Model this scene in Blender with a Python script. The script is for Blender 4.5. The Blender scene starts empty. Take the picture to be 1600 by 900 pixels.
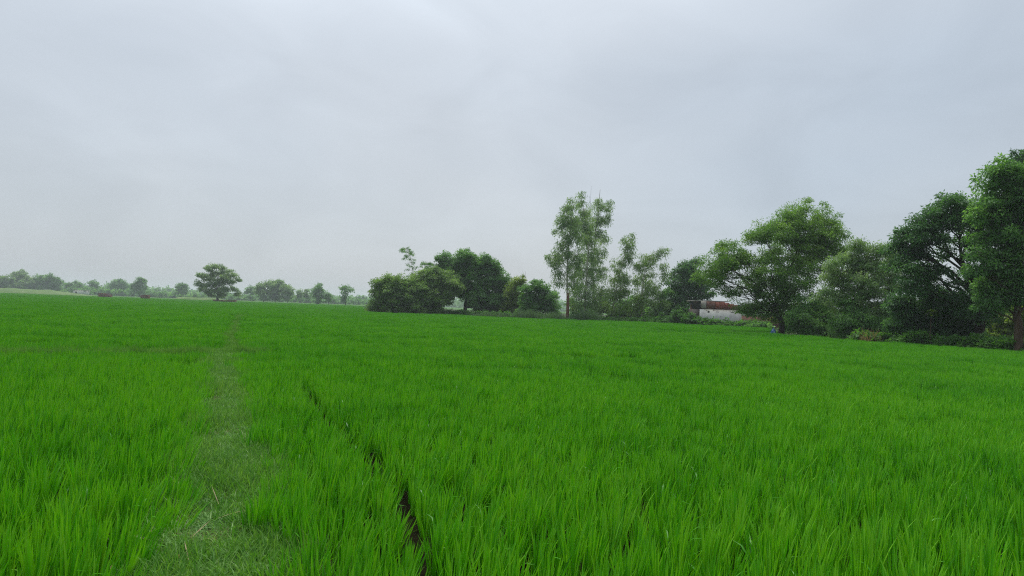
import bpy, math
import numpy as np
from mathutils import Matrix, Vector

S = bpy.context.scene
COL = S.collection
RNG = np.random.default_rng(7)
R_ = math.radians

# ------------------------------------------------------------------ camera
F_PX = 1100.0                      # focal length in pixels of the 1600 wide photograph
PITCH, ROLL, CAM_H = R_(1.65), R_(2.06), 1.46
cam_d = bpy.data.cameras.new('camera')
cam_d.sensor_width = 36.0
cam_d.lens = 36.0 * F_PX / 1600.0
cam_d.clip_start, cam_d.clip_end = 0.05, 9000.0
cam = bpy.data.objects.new('camera', cam_d)
COL.objects.link(cam)
CR = Matrix.Rotation(math.pi / 2 + PITCH, 3, 'X') @ Matrix.Rotation(ROLL, 3, 'Z')
cam.matrix_world = Matrix.Translation((0, 0, CAM_H)) @ CR.to_4x4()
S.camera = cam

# ------------------------------------------------------------------ sky, sun, exposure
SUN_EL, SUN_AZ = R_(66), R_(-12)    # azimuth measured from +Y towards +X: behind the bright cloud ahead
SUN_DIR = Vector((math.sin(SUN_AZ) * math.cos(SUN_EL), math.cos(SUN_AZ) * math.cos(SUN_EL), math.sin(SUN_EL)))
world = bpy.data.worlds.new('World')
S.world = world
world.use_nodes = True
wt = world.node_tree
wt.nodes.clear()
def wn(t, **kw):
    n = wt.nodes.new(t)
    for k, v in kw.items():
        setattr(n, k, v)
    return n
w_out = wn('ShaderNodeOutputWorld')
w_bg = wn('ShaderNodeBackground')
w_bg.inputs['Strength'].default_value = 0.1
w_sky = wn('ShaderNodeTexSky', sky_type='NISHITA', sun_disc=False, sun_elevation=SUN_EL, sun_rotation=SUN_AZ)
w_sky.air_density, w_sky.dust_density = 1.0, 3.0
w_tc = wn('ShaderNodeTexCoord')
w_map = wn('ShaderNodeMapping')
w_map.inputs['Scale'].default_value = (1.0, 1.0, 2.6)
w_map.inputs['Location'].default_value = (-3.24, 3.63, 0.41)
w_no = wn('ShaderNodeTexNoise')
w_no.inputs['Scale'].default_value = 0.9
w_no.inputs['Detail'].default_value = 4.0
w_no.inputs['Roughness'].default_value = 0.45
w_no.inputs['Distortion'].default_value = 0.35
w_ramp = wn('ShaderNodeValToRGB')
w_ramp.color_ramp.elements[0].position = 0.30
w_ramp.color_ramp.elements[0].color = (0.86, 0.90, 0.95, 1)
w_ramp.color_ramp.elements[1].position = 0.72
w_ramp.color_ramp.elements[1].color = (1.05, 1.03, 1.02, 1)
w_wisp = wn('ShaderNodeTexNoise')       # faint wisps under the cloud sheet
w_wisp.inputs['Scale'].default_value = 5.5
w_wisp.inputs['Detail'].default_value = 6.0
w_wisp.inputs['Distortion'].default_value = 0.6
w_wr = wn('ShaderNodeMapRange')
w_wr.inputs['From Min'].default_value, w_wr.inputs['From Max'].default_value = 0.3, 0.75
w_wr.inputs['To Min'].default_value, w_wr.inputs['To Max'].default_value = 1.045, 0.91
w_gain2 = wn('ShaderNodeMath', operation='MULTIPLY')
w_dot = wn('ShaderNodeVectorMath', operation='DOT_PRODUCT')
w_dot.inputs[1].default_value = SUN_DIR
w_mr = wn('ShaderNodeFloatCurve')      # brightness of the cloud sheet by the angle from the hidden sun
cv = w_mr.mapping.curves[0]
for x, y in ((0.0, 0.52), (0.30, 0.53), (0.55, 0.56), (0.64, 0.585), (0.76, 0.76)):
    if x == 0.0: cv.points[0].location = (x, y)
    else: cv.points.new(x, y)
cv.points[len(cv.points) - 1].location = (1.0, 1.05)
w_mr.mapping.update()
w_gain = wn('ShaderNodeMath', operation='MULTIPLY')
w_gain.inputs[1].default_value = 4.8
w_tint = wn('ShaderNodeVectorMath', operation='MULTIPLY')
w_tint.inputs[1].default_value = (0.922, 1.0, 1.065)
w_scale = wn('ShaderNodeVectorMath', operation='SCALE')
w_mix = wn('ShaderNodeMix', data_type='RGBA')
w_mix.inputs['Factor'].default_value = 0.9
L = wt.links.new
L(w_tc.outputs['Generated'], w_map.inputs['Vector'])
L(w_map.outputs['Vector'], w_no.inputs['Vector'])
L(w_no.outputs['Fac'], w_ramp.inputs['Fac'])
L(w_tc.outputs['Generated'], w_dot.inputs[0])
L(w_dot.outputs['Value'], w_mr.inputs['Value'])
L(w_ramp.outputs['Color'], w_tint.inputs[0])
L(w_tint.outputs['Vector'], w_scale.inputs[0])
L(w_mr.outputs['Value'], w_gain.inputs[0])
w_map2 = wn('ShaderNodeMapping')
w_map2.inputs['Scale'].default_value = (1.0, 1.0, 1.9)
L(w_tc.outputs['Generated'], w_map2.inputs['Vector'])
L(w_map2.outputs['Vector'], w_wisp.inputs['Vector'])
L(w_wisp.outputs['Fac'], w_wr.inputs['Value'])
L(w_gain.outputs['Value'], w_gain2.inputs[0])
L(w_wr.outputs['Result'], w_gain2.inputs[1])
L(w_gain2.outputs['Value'], w_scale.inputs['Scale'])
L(w_sky.outputs['Color'], w_mix.inputs['A'])
L(w_scale.outputs['Vector'], w_mix.inputs['B'])
L(w_mix.outputs['Result'], w_bg.inputs['Color'])
L(w_bg.outputs['Background'], w_out.inputs['Surface'])

sun_d = bpy.data.lights.new('sun', 'SUN')
sun_d.energy, sun_d.angle, sun_d.color = 1.5, R_(35), (1.0, 0.97, 0.92)
sun = bpy.data.objects.new('sun', sun_d)
COL.objects.link(sun)
sun.rotation_euler = SUN_DIR.to_track_quat('Z', 'Y').to_euler()

S.view_settings.view_transform = 'Standard'
S.view_settings.look = 'None'
S.view_settings.gamma = 1.0
S.view_settings.use_curve_mapping = False
S.view_settings.exposure = 1.2
S.cycles.max_bounces = 7
S.cycles.diffuse_bounces = 2
S.cycles.glossy_bounces = 2
S.cycles.transmission_bounces = 3
S.cycles.volume_bounces = 1
S.cycles.use_denoising = False
S.cycles.use_adaptive_sampling = False
S.cycles.filter_width = 1.15

# ------------------------------------------------------------------ pixel bearings to world points
def ray(px, py):
    return CR @ Vector(((px - 800) / F_PX, -(py - 450) / F_PX, -1.0))
def at(px, py, Y):                 # the point at depth Y seen in that direction
    d = ray(px, py)
    return Vector((0, 0, CAM_H)) + d * (Y / d.y)
def hor(px):
    return 450 + F_PX * math.tan(PITCH) + (px - 800) * math.tan(ROLL)
def gpt(px, Y, z=0.0):             # a point of the ground at depth Y below that bearing
    p = at(px, hor(px), Y)
    return Vector((p.x, p.y, z))
def gnd(px, py, z=0.0):            # where that line of sight meets the level z
    d = ray(px, py)
    return Vector((0, 0, CAM_H)) + d * ((z - CAM_H) / d.z)
def bearing_px(x, y):              # photograph column of a ground point near the horizon
    return 800 + F_PX * np.asarray(x) / np.maximum(np.asarray(y), 0.01)

# ------------------------------------------------------------------ object helpers
def tag(o, label=None, cat=None, group=None, kind=None):
    if label: o['label'] = label
    if cat: o['category'] = cat
    if group: o['group'] = group
    if kind: o['kind'] = kind
    return o
def link(name, data, parent=None, loc=None):
    o = bpy.data.objects.new(name, data)
    COL.objects.link(o)
    if parent is not None: o.parent = parent
    if loc is not None: o.location = loc
    return o
def thing(name, loc, label, cat, group=None, rz=0.0):
    o = link(name, None, loc=loc)
    o.empty_display_size = 0.3
    o.rotation_euler.z = rz
    return tag(o, label, cat, group)
def np_mesh(name, V, faces, mat, tint=None, smooth=False):
    """faces: list of int arrays of shape (n, 3) or (n, 4)"""
    V = np.asarray(V, dtype=np.float32).reshape(-1, 3)
    me = bpy.data.meshes.new(name)
    me.vertices.add(len(V))
    me.vertices.foreach_set('co', V.ravel())
    faces = [np.asarray(f, dtype=np.int32) for f in faces if len(f)]
    if faces:
        loops = np.concatenate([f.ravel() for f in faces])
        tot = np.concatenate([np.full(len(f), f.shape[1], dtype=np.int32) for f in faces])
        start = np.concatenate([[0], np.cumsum(tot)[:-1]]).astype(np.int32)
        me.loops.add(len(loops))
        me.loops.foreach_set('vertex_index', loops)
        me.polygons.add(len(tot))
        me.polygons.foreach_set('loop_start', start)
        if smooth:
            me.polygons.foreach_set('use_smooth', np.ones(len(tot), dtype=bool))
    if tint is not None:
        a = me.attributes.new('tint', 'FLOAT', 'POINT')
        a.data.foreach_set('value', np.asarray(tint, dtype=np.float32).ravel())
    if mat is not None: me.materials.append(mat)
    me.update(calc_edges=True)
    return me
class MB:
    """collects boxes and tubes into one mesh"""
    def __init__(s): s.V, s.Q, s.T, s.n = [], [], [], 0
    def add(s, V, Q=(), T=()):
        s.V.append(np.asarray(V, float).reshape(-1, 3))
        if len(Q): s.Q.append(np.asarray(Q) + s.n)
        if len(T): s.T.append(np.asarray(T) + s.n)
        s.n += len(s.V[-1])
    def box(s, c, d, jitter=0.0):
        c, d = np.asarray(c, float), np.asarray(d, float) / 2
        v = np.array([[x, y, z] for z in (-1, 1) for y in (-1, 1) for x in (-1, 1)]) * d + c
        if jitter: v = v + RNG.normal(0, jitter, v.shape)
        s.add(v, [[0, 2, 3, 1], [4, 5, 7, 6], [0, 1, 5, 4], [2, 6, 7, 3], [0, 4, 6, 2], [1, 3, 7, 5]])
    def tube(s, P, R, sides=7):
        P = np.asarray(P, float); n = len(P)
        t = np.gradient(P, axis=0); t /= np.linalg.norm(t, axis=1)[:, None] + 1e-9
        ref = np.where(np.abs(t[:, 2:3]) > 0.9, np.array([[1.0, 0, 0]]), np.array([[0, 0, 1.0]]))
        u = np.cross(t, ref); u /= np.linalg.norm(u, axis=1)[:, None] + 1e-9
        w = np.cross(t, u)
        a = np.arange(sides) / sides * 2 * math.pi
        ring = P[:, None] + np.asarray(R, float)[:, None, None] * (np.cos(a)[None, :, None] * u[:, None] + np.sin(a)[None, :, None] * w[:, None])
        q = [[i * sides + j, i * sides + (j + 1) % sides, (i + 1) * sides + (j + 1) % sides, (i + 1) * sides + j] for i in range(n - 1) for j in range(sides)]
        V = np.concatenate([ring.reshape(-1, 3), P[-1:]])
        T = [[(n - 1) * sides + j, (n - 1) * sides + (j + 1) % sides, n * sides] for j in range(sides)]
        s.add(V, q, T)
    def mesh(s, name, mat, smooth=False):
        return np_mesh(name, np.concatenate(s.V), [np.concatenate(x) for x in (s.Q, s.T) if x], mat, smooth=smooth)
    def build(s, name, mat, parent=None, smooth=False):
        return link(name, s.mesh(name, mat, smooth), parent)

# ------------------------------------------------------------------ materials
def new_mat(name):
    m = bpy.data.materials.new(name)
    m.use_nodes = True
    nt = m.node_tree
    return m, nt, nt.nodes['Principled BSDF'], nt.nodes['Material Output']
def node(nt, t, **kw):
    n = nt.nodes.new(t)
    for k, v in kw.items(): setattr(n, k, v)
    return n
def noise(nt, scale, detail=3.0, rough=0.55, coord='Object', vec=None):
    n = node(nt, 'ShaderNodeTexNoise')
    n.inputs['Scale'].default_value = scale
    n.inputs['Detail'].default_value = detail
    n.inputs['Roughness'].default_value = rough
    if vec is None:
        tc = node(nt, 'ShaderNodeTexCoord')
        nt.links.new(tc.outputs[coord], n.inputs['Vector'])
    else:
        nt.links.new(vec, n.inputs['Vector'])
    return n
def ramp(nt, fac, stops):
    r = node(nt, 'ShaderNodeValToRGB')
    e = r.color_ramp.elements
    while len(e) < len(stops): e.new(0.5)
    for k, (p, c) in enumerate(stops):
        e[k].position = p; e[k].color = (*c, 1)
    nt.links.new(fac, r.inputs['Fac'])
    return r
def leaf_mat(name, dark, mid, light, trans=0.46, rough=0.55, patch=0.0, patch_scale=0.15, spec=0.3, tcol=(1.35, 1.4, 0.65)):
    m, nt, p, out = new_mat(name)
    at_ = node(nt, 'ShaderNodeAttribute', attribute_name='tint')
    fac = at_.outputs['Fac']
    if patch:
        g = node(nt, 'ShaderNodeNewGeometry')
        n = noise(nt, patch_scale, 3.0, 0.6, vec=g.outputs['Position'])
        mr = node(nt, 'ShaderNodeMapRange')
        mr.inputs['From Min'].default_value, mr.inputs['From Max'].default_value = 0.3, 0.7
        mr.inputs['To Min'].default_value, mr.inputs['To Max'].default_value = -patch, patch
        nt.links.new(n.outputs['Fac'], mr.inputs['Value'])
        ad = node(nt, 'ShaderNodeMath', operation='ADD', use_clamp=True)
        nt.links.new(fac, ad.inputs[0]); nt.links.new(mr.outputs['Result'], ad.inputs[1])
        fac = ad.outputs[0]
    r = ramp(nt, fac, [(0.0, dark), (0.5, mid), (1.0, light)])
    nt.links.new(r.outputs['Color'], p.inputs['Base Color'])
    p.inputs['Roughness'].default_value = rough
    p.inputs['Specular IOR Level'].default_value = spec
    tr = node(nt, 'ShaderNodeBsdfTranslucent')
    tc = node(nt, 'ShaderNodeVectorMath', operation='MULTIPLY')
    tc.inputs[1].default_value = tcol
    nt.links.new(r.outputs['Color'], tc.inputs[0])
    nt.links.new(tc.outputs['Vector'], tr.inputs['Color'])
    mx = node(nt, 'ShaderNodeMixShader')
    mx.inputs['Fac'].default_value = trans
    nt.links.new(p.outputs['BSDF'], mx.inputs[1]); nt.links.new(tr.outputs['BSDF'], mx.inputs[2])
    nt.links.new(mx.outputs['Shader'], out.inputs['Surface'])
    return m
def rough_mat(name, stops, scale=3.0, rough=0.85, bump=0.3, detail=5.0, coord='Object', stretch=None, spec=0.08):
    m, nt, p, out = new_mat(name)
    tc = node(nt, 'ShaderNodeTexCoord')
    mp = node(nt, 'ShaderNodeMapping')
    if stretch: mp.inputs['Scale'].default_value = stretch
    nt.links.new(tc.outputs[coord], mp.inputs['Vector'])
    n = noise(nt, scale, detail, 0.6, vec=mp.outputs['Vector'])
    r = ramp(nt, n.outputs['Fac'], stops)
    nt.links.new(r.outputs['Color'], p.inputs['Base Color'])
    p.inputs['Roughness'].default_value = rough
    p.inputs['Specular IOR Level'].default_value = spec
    if bump:
        b = node(nt, 'ShaderNodeBump')
        b.inputs['Strength'].default_value = bump
        b.inputs['Distance'].default_value = 0.05
        nt.links.new(n.outputs['Fac'], b.inputs['Height'])
        nt.links.new(b.outputs['Normal'], p.inputs['Normal'])
    return m

M = {}
M['rice'] = leaf_mat('rice_leaf', (0.026, 0.165, 0.003), (0.078, 0.355, 0.006), (0.175, 0.475, 0.016), trans=0.26, rough=0.42, patch=0.2, patch_scale=0.28, spec=0.26, tcol=(1.15, 1.15, 0.4))
M['path_grass'] = leaf_mat('path_grass_blade', (0.055, 0.18, 0.020), (0.115, 0.28, 0.038), (0.19, 0.34, 0.075), trans=0.35, rough=0.55, patch=0.2, patch_scale=2.2)
M['reed'] = leaf_mat('reed_leaf', (0.05, 0.10, 0.045), (0.085, 0.16, 0.075), (0.13, 0.22, 0.10), trans=0.3)
M['dry'] = leaf_mat('dry_stalk', (0.16, 0.11, 0.05), (0.30, 0.21, 0.11), (0.42, 0.32, 0.18), trans=0.2)
M['leaf_deep'] = leaf_mat('leaf_deep_green', (0.065, 0.164, 0.049), (0.105, 0.245, 0.063), (0.241, 0.449, 0.109))
M['leaf_dark'] = leaf_mat('leaf_dark_green', (0.038, 0.106, 0.041), (0.067, 0.168, 0.058), (0.152, 0.319, 0.100))
M['leaf_fresh'] = leaf_mat('leaf_fresh_green', (0.087, 0.203, 0.038), (0.136, 0.267, 0.050), (0.271, 0.423, 0.083))
M['leaf_yellow'] = leaf_mat('leaf_yellow_green', (0.061, 0.111, 0.014), (0.137, 0.221, 0.026), (0.259, 0.351, 0.047))
M['leaf_grey'] = leaf_mat('leaf_grey_green', (0.115, 0.211, 0.086), (0.179, 0.297, 0.120), (0.336, 0.450, 0.201))
M['leaf_olive'] = leaf_mat('leaf_olive_green', (0.100, 0.189, 0.059), (0.159, 0.278, 0.076), (0.316, 0.443, 0.135))
M['leaf_weed'] = leaf_mat('leaf_weed_green', (0.030, 0.095, 0.016), (0.070, 0.190, 0.030), (0.130, 0.290, 0.050))
M['bark_brown'] = rough_mat('bark_brown', [(0.3, (0.045, 0.030, 0.020)), (0.7, (0.125, 0.085, 0.058))], 9.0, stretch=(1, 1, 0.25))
M['bark_dark'] = rough_mat('bark_dark', [(0.3, (0.018, 0.014, 0.011)), (0.7, (0.060, 0.046, 0.036))], 9.0, stretch=(1, 1, 0.25))
M['bark_pale'] = rough_mat('bark_pale', [(0.3, (0.26, 0.23, 0.19)), (0.55, (0.52, 0.48, 0.42)), (0.75, (0.34, 0.26, 0.20))], 5.0, stretch=(1, 1, 0.2), bump=0.1)
M['bark_red'] = rough_mat('bark_red', [(0.3, (0.10, 0.045, 0.028)), (0.7, (0.20, 0.10, 0.065))], 5.0, stretch=(1, 1, 0.2), bump=0.1)
M['culm'] = rough_mat('bamboo_culm', [(0.3, (0.14, 0.15, 0.05)), (0.7, (0.24, 0.24, 0.09))], 5.0, bump=0)
M['mud'] = rough_mat('paddy_mud', [(0.3, (0.004, 0.0045, 0.002)), (0.5, (0.008, 0.0085, 0.0045)), (0.75, (0.017, 0.016, 0.008))], 2.2, rough=0.9, bump=0.6, spec=0.0)
M['bund'] = rough_mat('bund_soil', [(0.3, (0.035, 0.045, 0.014)), (0.5, (0.060, 0.062, 0.024)), (0.75, (0.120, 0.085, 0.048))], 3.0, rough=0.9, bump=0.6)
M['litter'] = rough_mat('grove_floor', [(0.3, (0.018, 0.022, 0.009)), (0.5, (0.032, 0.042, 0.015)), (0.75, (0.050, 0.080, 0.022))], 0.6, rough=0.9, bump=0.5)
M['meadow'] = rough_mat('meadow', [(0.3, (0.035, 0.100, 0.012)), (0.55, (0.055, 0.140, 0.018)), (0.75, (0.080, 0.150, 0.035))], 0.05, rough=0.9, bump=0.2)
M['bank'] = rough_mat('grass_bank', [(0.3, (0.075, 0.130, 0.040)), (0.55, (0.110, 0.175, 0.055)), (0.75, (0.170, 0.200, 0.100))], 0.25, rough=0.9, bump=0.8)

def plaster_mat(name, base, dirt, under, amount):
    """limewash with dirty streaks and patches where it has come off"""
    m, nt, p, out = new_mat(name)
    tc = node(nt, 'ShaderNodeTexCoord')
    mp = node(nt, 'ShaderNodeMapping')
    mp.inputs['Scale'].default_value = (1.0, 1.0, 0.45)
    nt.links.new(tc.outputs['Object'], mp.inputs['Vector'])
    n1 = noise(nt, 1.7, 6.0, 0.65, vec=mp.outputs['Vector'])
    n2 = noise(nt, 1.3, 7.0, 0.7, vec=tc.outputs['Object'])
    r1 = ramp(nt, n1.outputs['Fac'], [(0.35, base), (0.62, tuple(0.5 * (a + b) for a, b in zip(base, dirt))), (0.75, dirt)])
    r2 = ramp(nt, n2.outputs['Fac'], [(amount, (0, 0, 0)), (amount + 0.03, (1, 1, 1))])
    mx = node(nt, 'ShaderNodeMix', data_type='RGBA')
    nt.links.new(r2.outputs['Color'], mx.inputs['Factor'])
    nt.links.new(r1.outputs['Color'], mx.inputs['A'])
    mx.inputs['B'].default_value = (*under, 1)
    nt.links.new(mx.outputs['Result'], p.inputs['Base Color'])
    p.inputs['Roughness'].default_value = 0.9
    b = node(nt, 'ShaderNodeBump')
    b.inputs['Strength'].default_value = 0.4
    b.inputs['Distance'].default_value = 0.03
    nt.links.new(n2.outputs['Fac'], b.inputs['Height'])
    nt.links.new(b.outputs['Normal'], p.inputs['Normal'])
    return m
def brick_mat(name, c1, c2, mortar):
    m, nt, p, out = new_mat(name)
    tc = node(nt, 'ShaderNodeTexCoord')
    mp = node(nt, 'ShaderNodeMapping')
    mp.inputs['Rotation'].default_value = (R_(90), 0, 0)
    nt.links.new(tc.outputs['Object'], mp.inputs['Vector'])
    b = node(nt, 'ShaderNodeTexBrick')
    b.inputs['Scale'].default_value = 1.0
    b.inputs['Brick Width'].default_value = 0.23
    b.inputs['Row Height'].default_value = 0.085
    b.inputs['Mortar Size'].default_value = 0.008
    b.inputs['Color1'].default_value = (*c1, 1)
    b.inputs['Color2'].default_value = (*c2, 1)
    b.inputs['Mortar'].default_value = (*mortar, 1)
    nt.links.new(mp.outputs['Vector'], b.inputs['Vector'])
    n = noise(nt, 1.6, 6.0, 0.7)
    r = ramp(nt, n.outputs['Fac'], [(0.34, (1, 1, 1)), (0.52, (0.7, 0.66, 0.64)), (0.64, (0.30, 0.27, 0.26))])
    mx = node(nt, 'ShaderNodeMix', data_type='RGBA', blend_type='MULTIPLY')
    mx.inputs['Factor'].default_value = 1.0
    nt.links.new(b.outputs['Color'], mx.inputs['A']); nt.links.new(r.outputs['Color'], mx.inputs['B'])
    nt.links.new(mx.outputs['Result'], p.inputs['Base Color'])
    p.inputs['Roughness'].default_value = 0.92
    return m
M['limewash'] = plaster_mat('limewash', (0.70, 0.70, 0.67), (0.34, 0.33, 0.31), (0.10, 0.065, 0.055), 0.60)
M['old_plaster'] = plaster_mat('old_plaster', (0.40, 0.38, 0.33), (0.16, 0.13, 0.11), (0.12, 0.07, 0.055), 0.53)
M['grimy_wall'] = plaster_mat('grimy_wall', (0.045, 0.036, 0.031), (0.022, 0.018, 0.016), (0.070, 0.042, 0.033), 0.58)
M['brick'] = brick_mat('brick', (0.33, 0.095, 0.065), (0.25, 0.070, 0.048), (0.17, 0.10, 0.08))
M['brick_old'] = brick_mat('brick_old', (0.23, 0.105, 0.075), (0.17, 0.075, 0.055), (0.15, 0.10, 0.08))
M['slab'] = rough_mat('roof_slab', [(0.3, (0.22, 0.21, 0.19)), (0.7, (0.40, 0.38, 0.35))], 3.0)
M['dark'] = rough_mat('interior_shade', [(0.3, (0.02, 0.018, 0.016)), (0.7, (0.04, 0.035, 0.03))], 3.0, bump=0)  # near-black colour standing in for the shade inside openings
M['blue_cloth'] = rough_mat('blue_cloth', [(0.35, (0.045, 0.11, 0.27)), (0.56, (0.08, 0.17, 0.36)), (0.62, (0.42, 0.47, 0.52))], 9.0, stretch=(1, 1, 0.4), rough=0.6)

# ------------------------------------------------------------------ the ground
def sheet(name, x0, x1, y0, y1, z, mat, nx=1, ny=1, f=None):
    xs, ys = np.linspace(x0, x1, nx + 1), np.linspace(y0, y1, ny + 1)
    X, Y = np.meshgrid(xs, ys)
    Z = np.full_like(X, z) if f is None else z + f(X, Y)
    V = np.stack([X, Y, Z], -1).reshape(-1, 3)
    i = (np.arange(ny)[:, None] * (nx + 1) + np.arange(nx)[None]).ravel()
    q = np.stack([i, i + 1, i + nx + 2, i + nx + 1], -1)
    return link(name, np_mesh(name, V, [q], mat, smooth=f is not None))
tag(sheet('ground', -2600, 2600, -60, 3000, 0.0, M['mud']), kind='structure')
tag(sheet('meadow', -2600, 2600, 296, 2990, 0.06, M['meadow']), kind='structure')
edge_pts = [(592, 101), (700, 107), (870, 94), (1000, 94), (1196, 78), (1208, 56), (1330, 46), (1600, 36.5), (2300, 33)]
def strip_mesh(name, front, back, z, mat):
    V = [gpt(px, Y, z) for px, Y in front] + [gpt(px, Y, z) for px, Y in back]
    n = len(front)
    q = [[i, i + 1, n + i + 1, n + i] for i in range(n - 1)]
    return link(name, np_mesh(name, V, [q], mat))
tag(strip_mesh('grove_floor', edge_pts, [(p, 295) for p, _ in edge_pts], 0.05, M['litter']), kind='structure')

# the footpath on its low bund, and the muddy furrow beside it
PATH = [gnd(x, y, 0.12) for x, y in [(352, 1400), (346, 900), (352, 800), (358, 700), (352, 620), (345, 566), (352, 552)]]
PATH = [Vector((0.9, -3.0, 0.12)), Vector((0.15, 0.2, 0.12))] + PATH[1:]
GAP = [gnd(x, y, 0.2) for x, y in [(352, 552), (364, 540), (360, 520), (368, 503), (378, 490)]]
FURROW = [gnd(x, y, 0.2) for x, y in [(684, 960), (664, 850), (645, 785), (619, 741), (579, 699), (539, 668), (505, 634), (470, 595)]]
FURROW = [FURROW[0] + (FURROW[0] - FURROW[1]) * 2] + FURROW
CROSS = [gnd(x, y, 0.12) for x, y in [(-200, 556), (160, 556), (285, 553), (352, 551), (400, 553)]]
TROUGH = [gnd(x, y, 0.35) for x, y in [(820, 548), (920, 549), (1060, 549), (1220, 549), (1400, 551)]]
TROUGH2 = [gnd(x, y, 0.40) for x, y in [(880, 503), (960, 507), (1060, 514), (1150, 518), (1205, 522)]]
TROUGH3 = [gnd(x, y, 0.45) for x, y in [(-60, 460), (110, 463.5), (190, 466.5), (290, 470.5)]]
TROUGH4 = [gnd(x, y, 0.45) for x, y in [(-100, 483), (60, 490), (200, 497)]]
TROUGH5 = [gnd(x, y, 0.45) for x, y in [(640, 506), (760, 506), (900, 510)]]
def dist_poly(x, y, P):
    d = np.full(np.shape(x), 1e9)
    for a, b in zip(P[:-1], P[1:]):
        ax, ay, bx, by = a[0], a[1], b[0], b[1]
        L2 = (bx - ax) ** 2 + (by - ay) ** 2 + 1e-9
        t = np.clip(((x - ax) * (bx - ax) + (y - ay) * (by - ay)) / L2, 0, 1)
        d = np.minimum(d, np.hypot(x - ax - t * (bx - ax), y - ay - t * (by - ay)))
    return d
def wob(x, y, s=1.0, k=0):
    return (np.sin(x * 1.7 * s + 1.3 + k) * np.cos(y * 1.3 * s - 0.4 + 2 * k) + np.sin(x * 0.6 * s - y * 0.9 * s + 2 + k) + 0.6 * np.sin(x * 3.1 * s + y * 2.3 * s + k)) / 2.6
def bund(name, P, half, h, mat, taper=0.35):
    pts = []
    for a, b in zip(P[:-1], P[1:]):
        n = max(2, int((b - a).length / 0.18))
        pts += [a.lerp(b, i / n) for i in range(n)]
    pts.append(P[-1])
    A = np.array([[p.x, p.y] for p in pts])
    t = np.gradient(A, axis=0); t /= np.linalg.norm(t, axis=1)[:, None]
    nrm = np.stack([t[:, 1], -t[:, 0]], -1)
    prof = [(-half - taper, -0.02), (-half - taper * 0.4, h * 0.6), (-half, h), (-half * 0.4, h * 1.04), (half * 0.4, h * 1.04), (half, h), (half + taper * 0.4, h * 0.6), (half + taper, -0.02)]
    V = np.zeros((len(A), len(prof), 3))
    for k, (o, z) in enumerate(prof):
        V[:, k, :2] = A + nrm * o
        V[:, k, 2] = z
    wobv = wob(V[:, :, 0], V[:, :, 1], 4.0) * 0.02 + wob(V[:, :, 0], V[:, :, 1], 13.0, 3) * 0.012
    V[:, 1:-1, 2] += wobv[:, 1:-1]
    n, m = len(A), len(prof)
    i = (np.arange(n - 1)[:, None] * m + np.arange(m - 1)[None]).ravel()
    return tag(link(name, np_mesh(name, V, [np.stack([i, i + m, i + m + 1, i + 1], -1)], mat, smooth=True)), kind='structure')
bund('footpath', PATH, 0.24, 0.12, M['bund'])
bund('bund', CROSS, 0.14, 0.115, M['bund'], 0.25)

# the far grassy banks
def bank(name, px0, px1, Y, h, depth):
    a, b = gpt(px0, Y), gpt(px1, Y)
    n = 60
    def f(X, Yy):
        u = (X - a.x) / (b.x - a.x)
        v = (Yy - Y) / depth
        return h * np.clip(np.sin(np.clip(v, 0, 1) * math.pi), 0, 1) ** 0.6 * np.clip((1 - u) * 6, 0, 1) ** 0.8 * np.clip(u * 8, 0, 1) * (1 + 0.16 * wob(X, Yy, 0.22) + 0.07 * wob(X, Yy, 0.9, 2)) - 0.05
    return tag(sheet(name, a.x, b.x, Y, Y + depth, 0.05, M['bank'], n * 2, 12, f), kind='structure')
bank('grass_bank', -260, 112, 330, 2.3, 26)
bank('grass_bank', 262, 345, 298, 1.3, 12)

# ------------------------------------------------------------------ blades of rice and grass
def blades(base, length, width, az, lean, curve, segs=3, tint=None, twist=None, tip=0.0):
    """base (N,3); a blade rises from base, leans towards az and bends over by curve"""
    N = len(base)
    t = np.linspace(0, 1, segs + 1)
    ang = lean[:, None] + curve[:, None] * t[None] ** 1.6                    # angle from the vertical along the blade
    ds = length[:, None] / segs
    hx = np.concatenate([np.zeros((N, 1)), np.cumsum(np.sin(0.5 * (ang[:, 1:] + ang[:, :-1])) * ds, 1)], 1)
    hz = np.concatenate([np.zeros((N, 1)), np.cumsum(np.cos(0.5 * (ang[:, 1:] + ang[:, :-1])) * ds, 1)], 1)
    d = np.stack([np.cos(az), np.sin(az)], -1)
    c = np.zeros((N, segs + 1, 3))
    c[:, :, :2] = base[:, None, :2] + d[:, None] * hx[:, :, None]
    c[:, :, 2] = base[:, None, 2] + hz
    tw = az + math.pi / 2 if twist is None else az + math.pi / 2 + twist
    s = np.stack([np.cos(tw), np.sin(tw), np.zeros(N)], -1)
    wprof = np.interp(t, [0, 0.25, 0.72, 1], [0.6, 1.0, 0.92, 0.0])
    off = s[:, None] * (width[:, None] * wprof[None])[:, :, None] * 0.5
    Lf, Rt = c - off, c + off
    V = np.concatenate([np.stack([Lf[:, :-1], Rt[:, :-1]], 2).reshape(N, -1, 3), c[:, -1:]], 1)
    m = 2 * segs + 1
    b = np.arange(N)[:, None] * m
    Q = np.concatenate([np.stack([b + 2 * k, b + 2 * k + 1, b + 2 * k + 3, b + 2 * k + 2], -1) for k in range(segs - 1)], 0).reshape(-1, 4) if segs > 1 else np.zeros((0, 4), int)
    T = np.stack([b + 2 * segs - 2, b + 2 * segs - 1, b + 2 * segs], -1).reshape(-1, 3)
    if tint is None: tint = np.full(N, 0.5)
    along = np.concatenate([np.repeat(t[:-1], 2), [1.0]])
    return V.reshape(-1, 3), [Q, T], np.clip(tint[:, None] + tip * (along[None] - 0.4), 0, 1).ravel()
WIND = R_(20)
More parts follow.
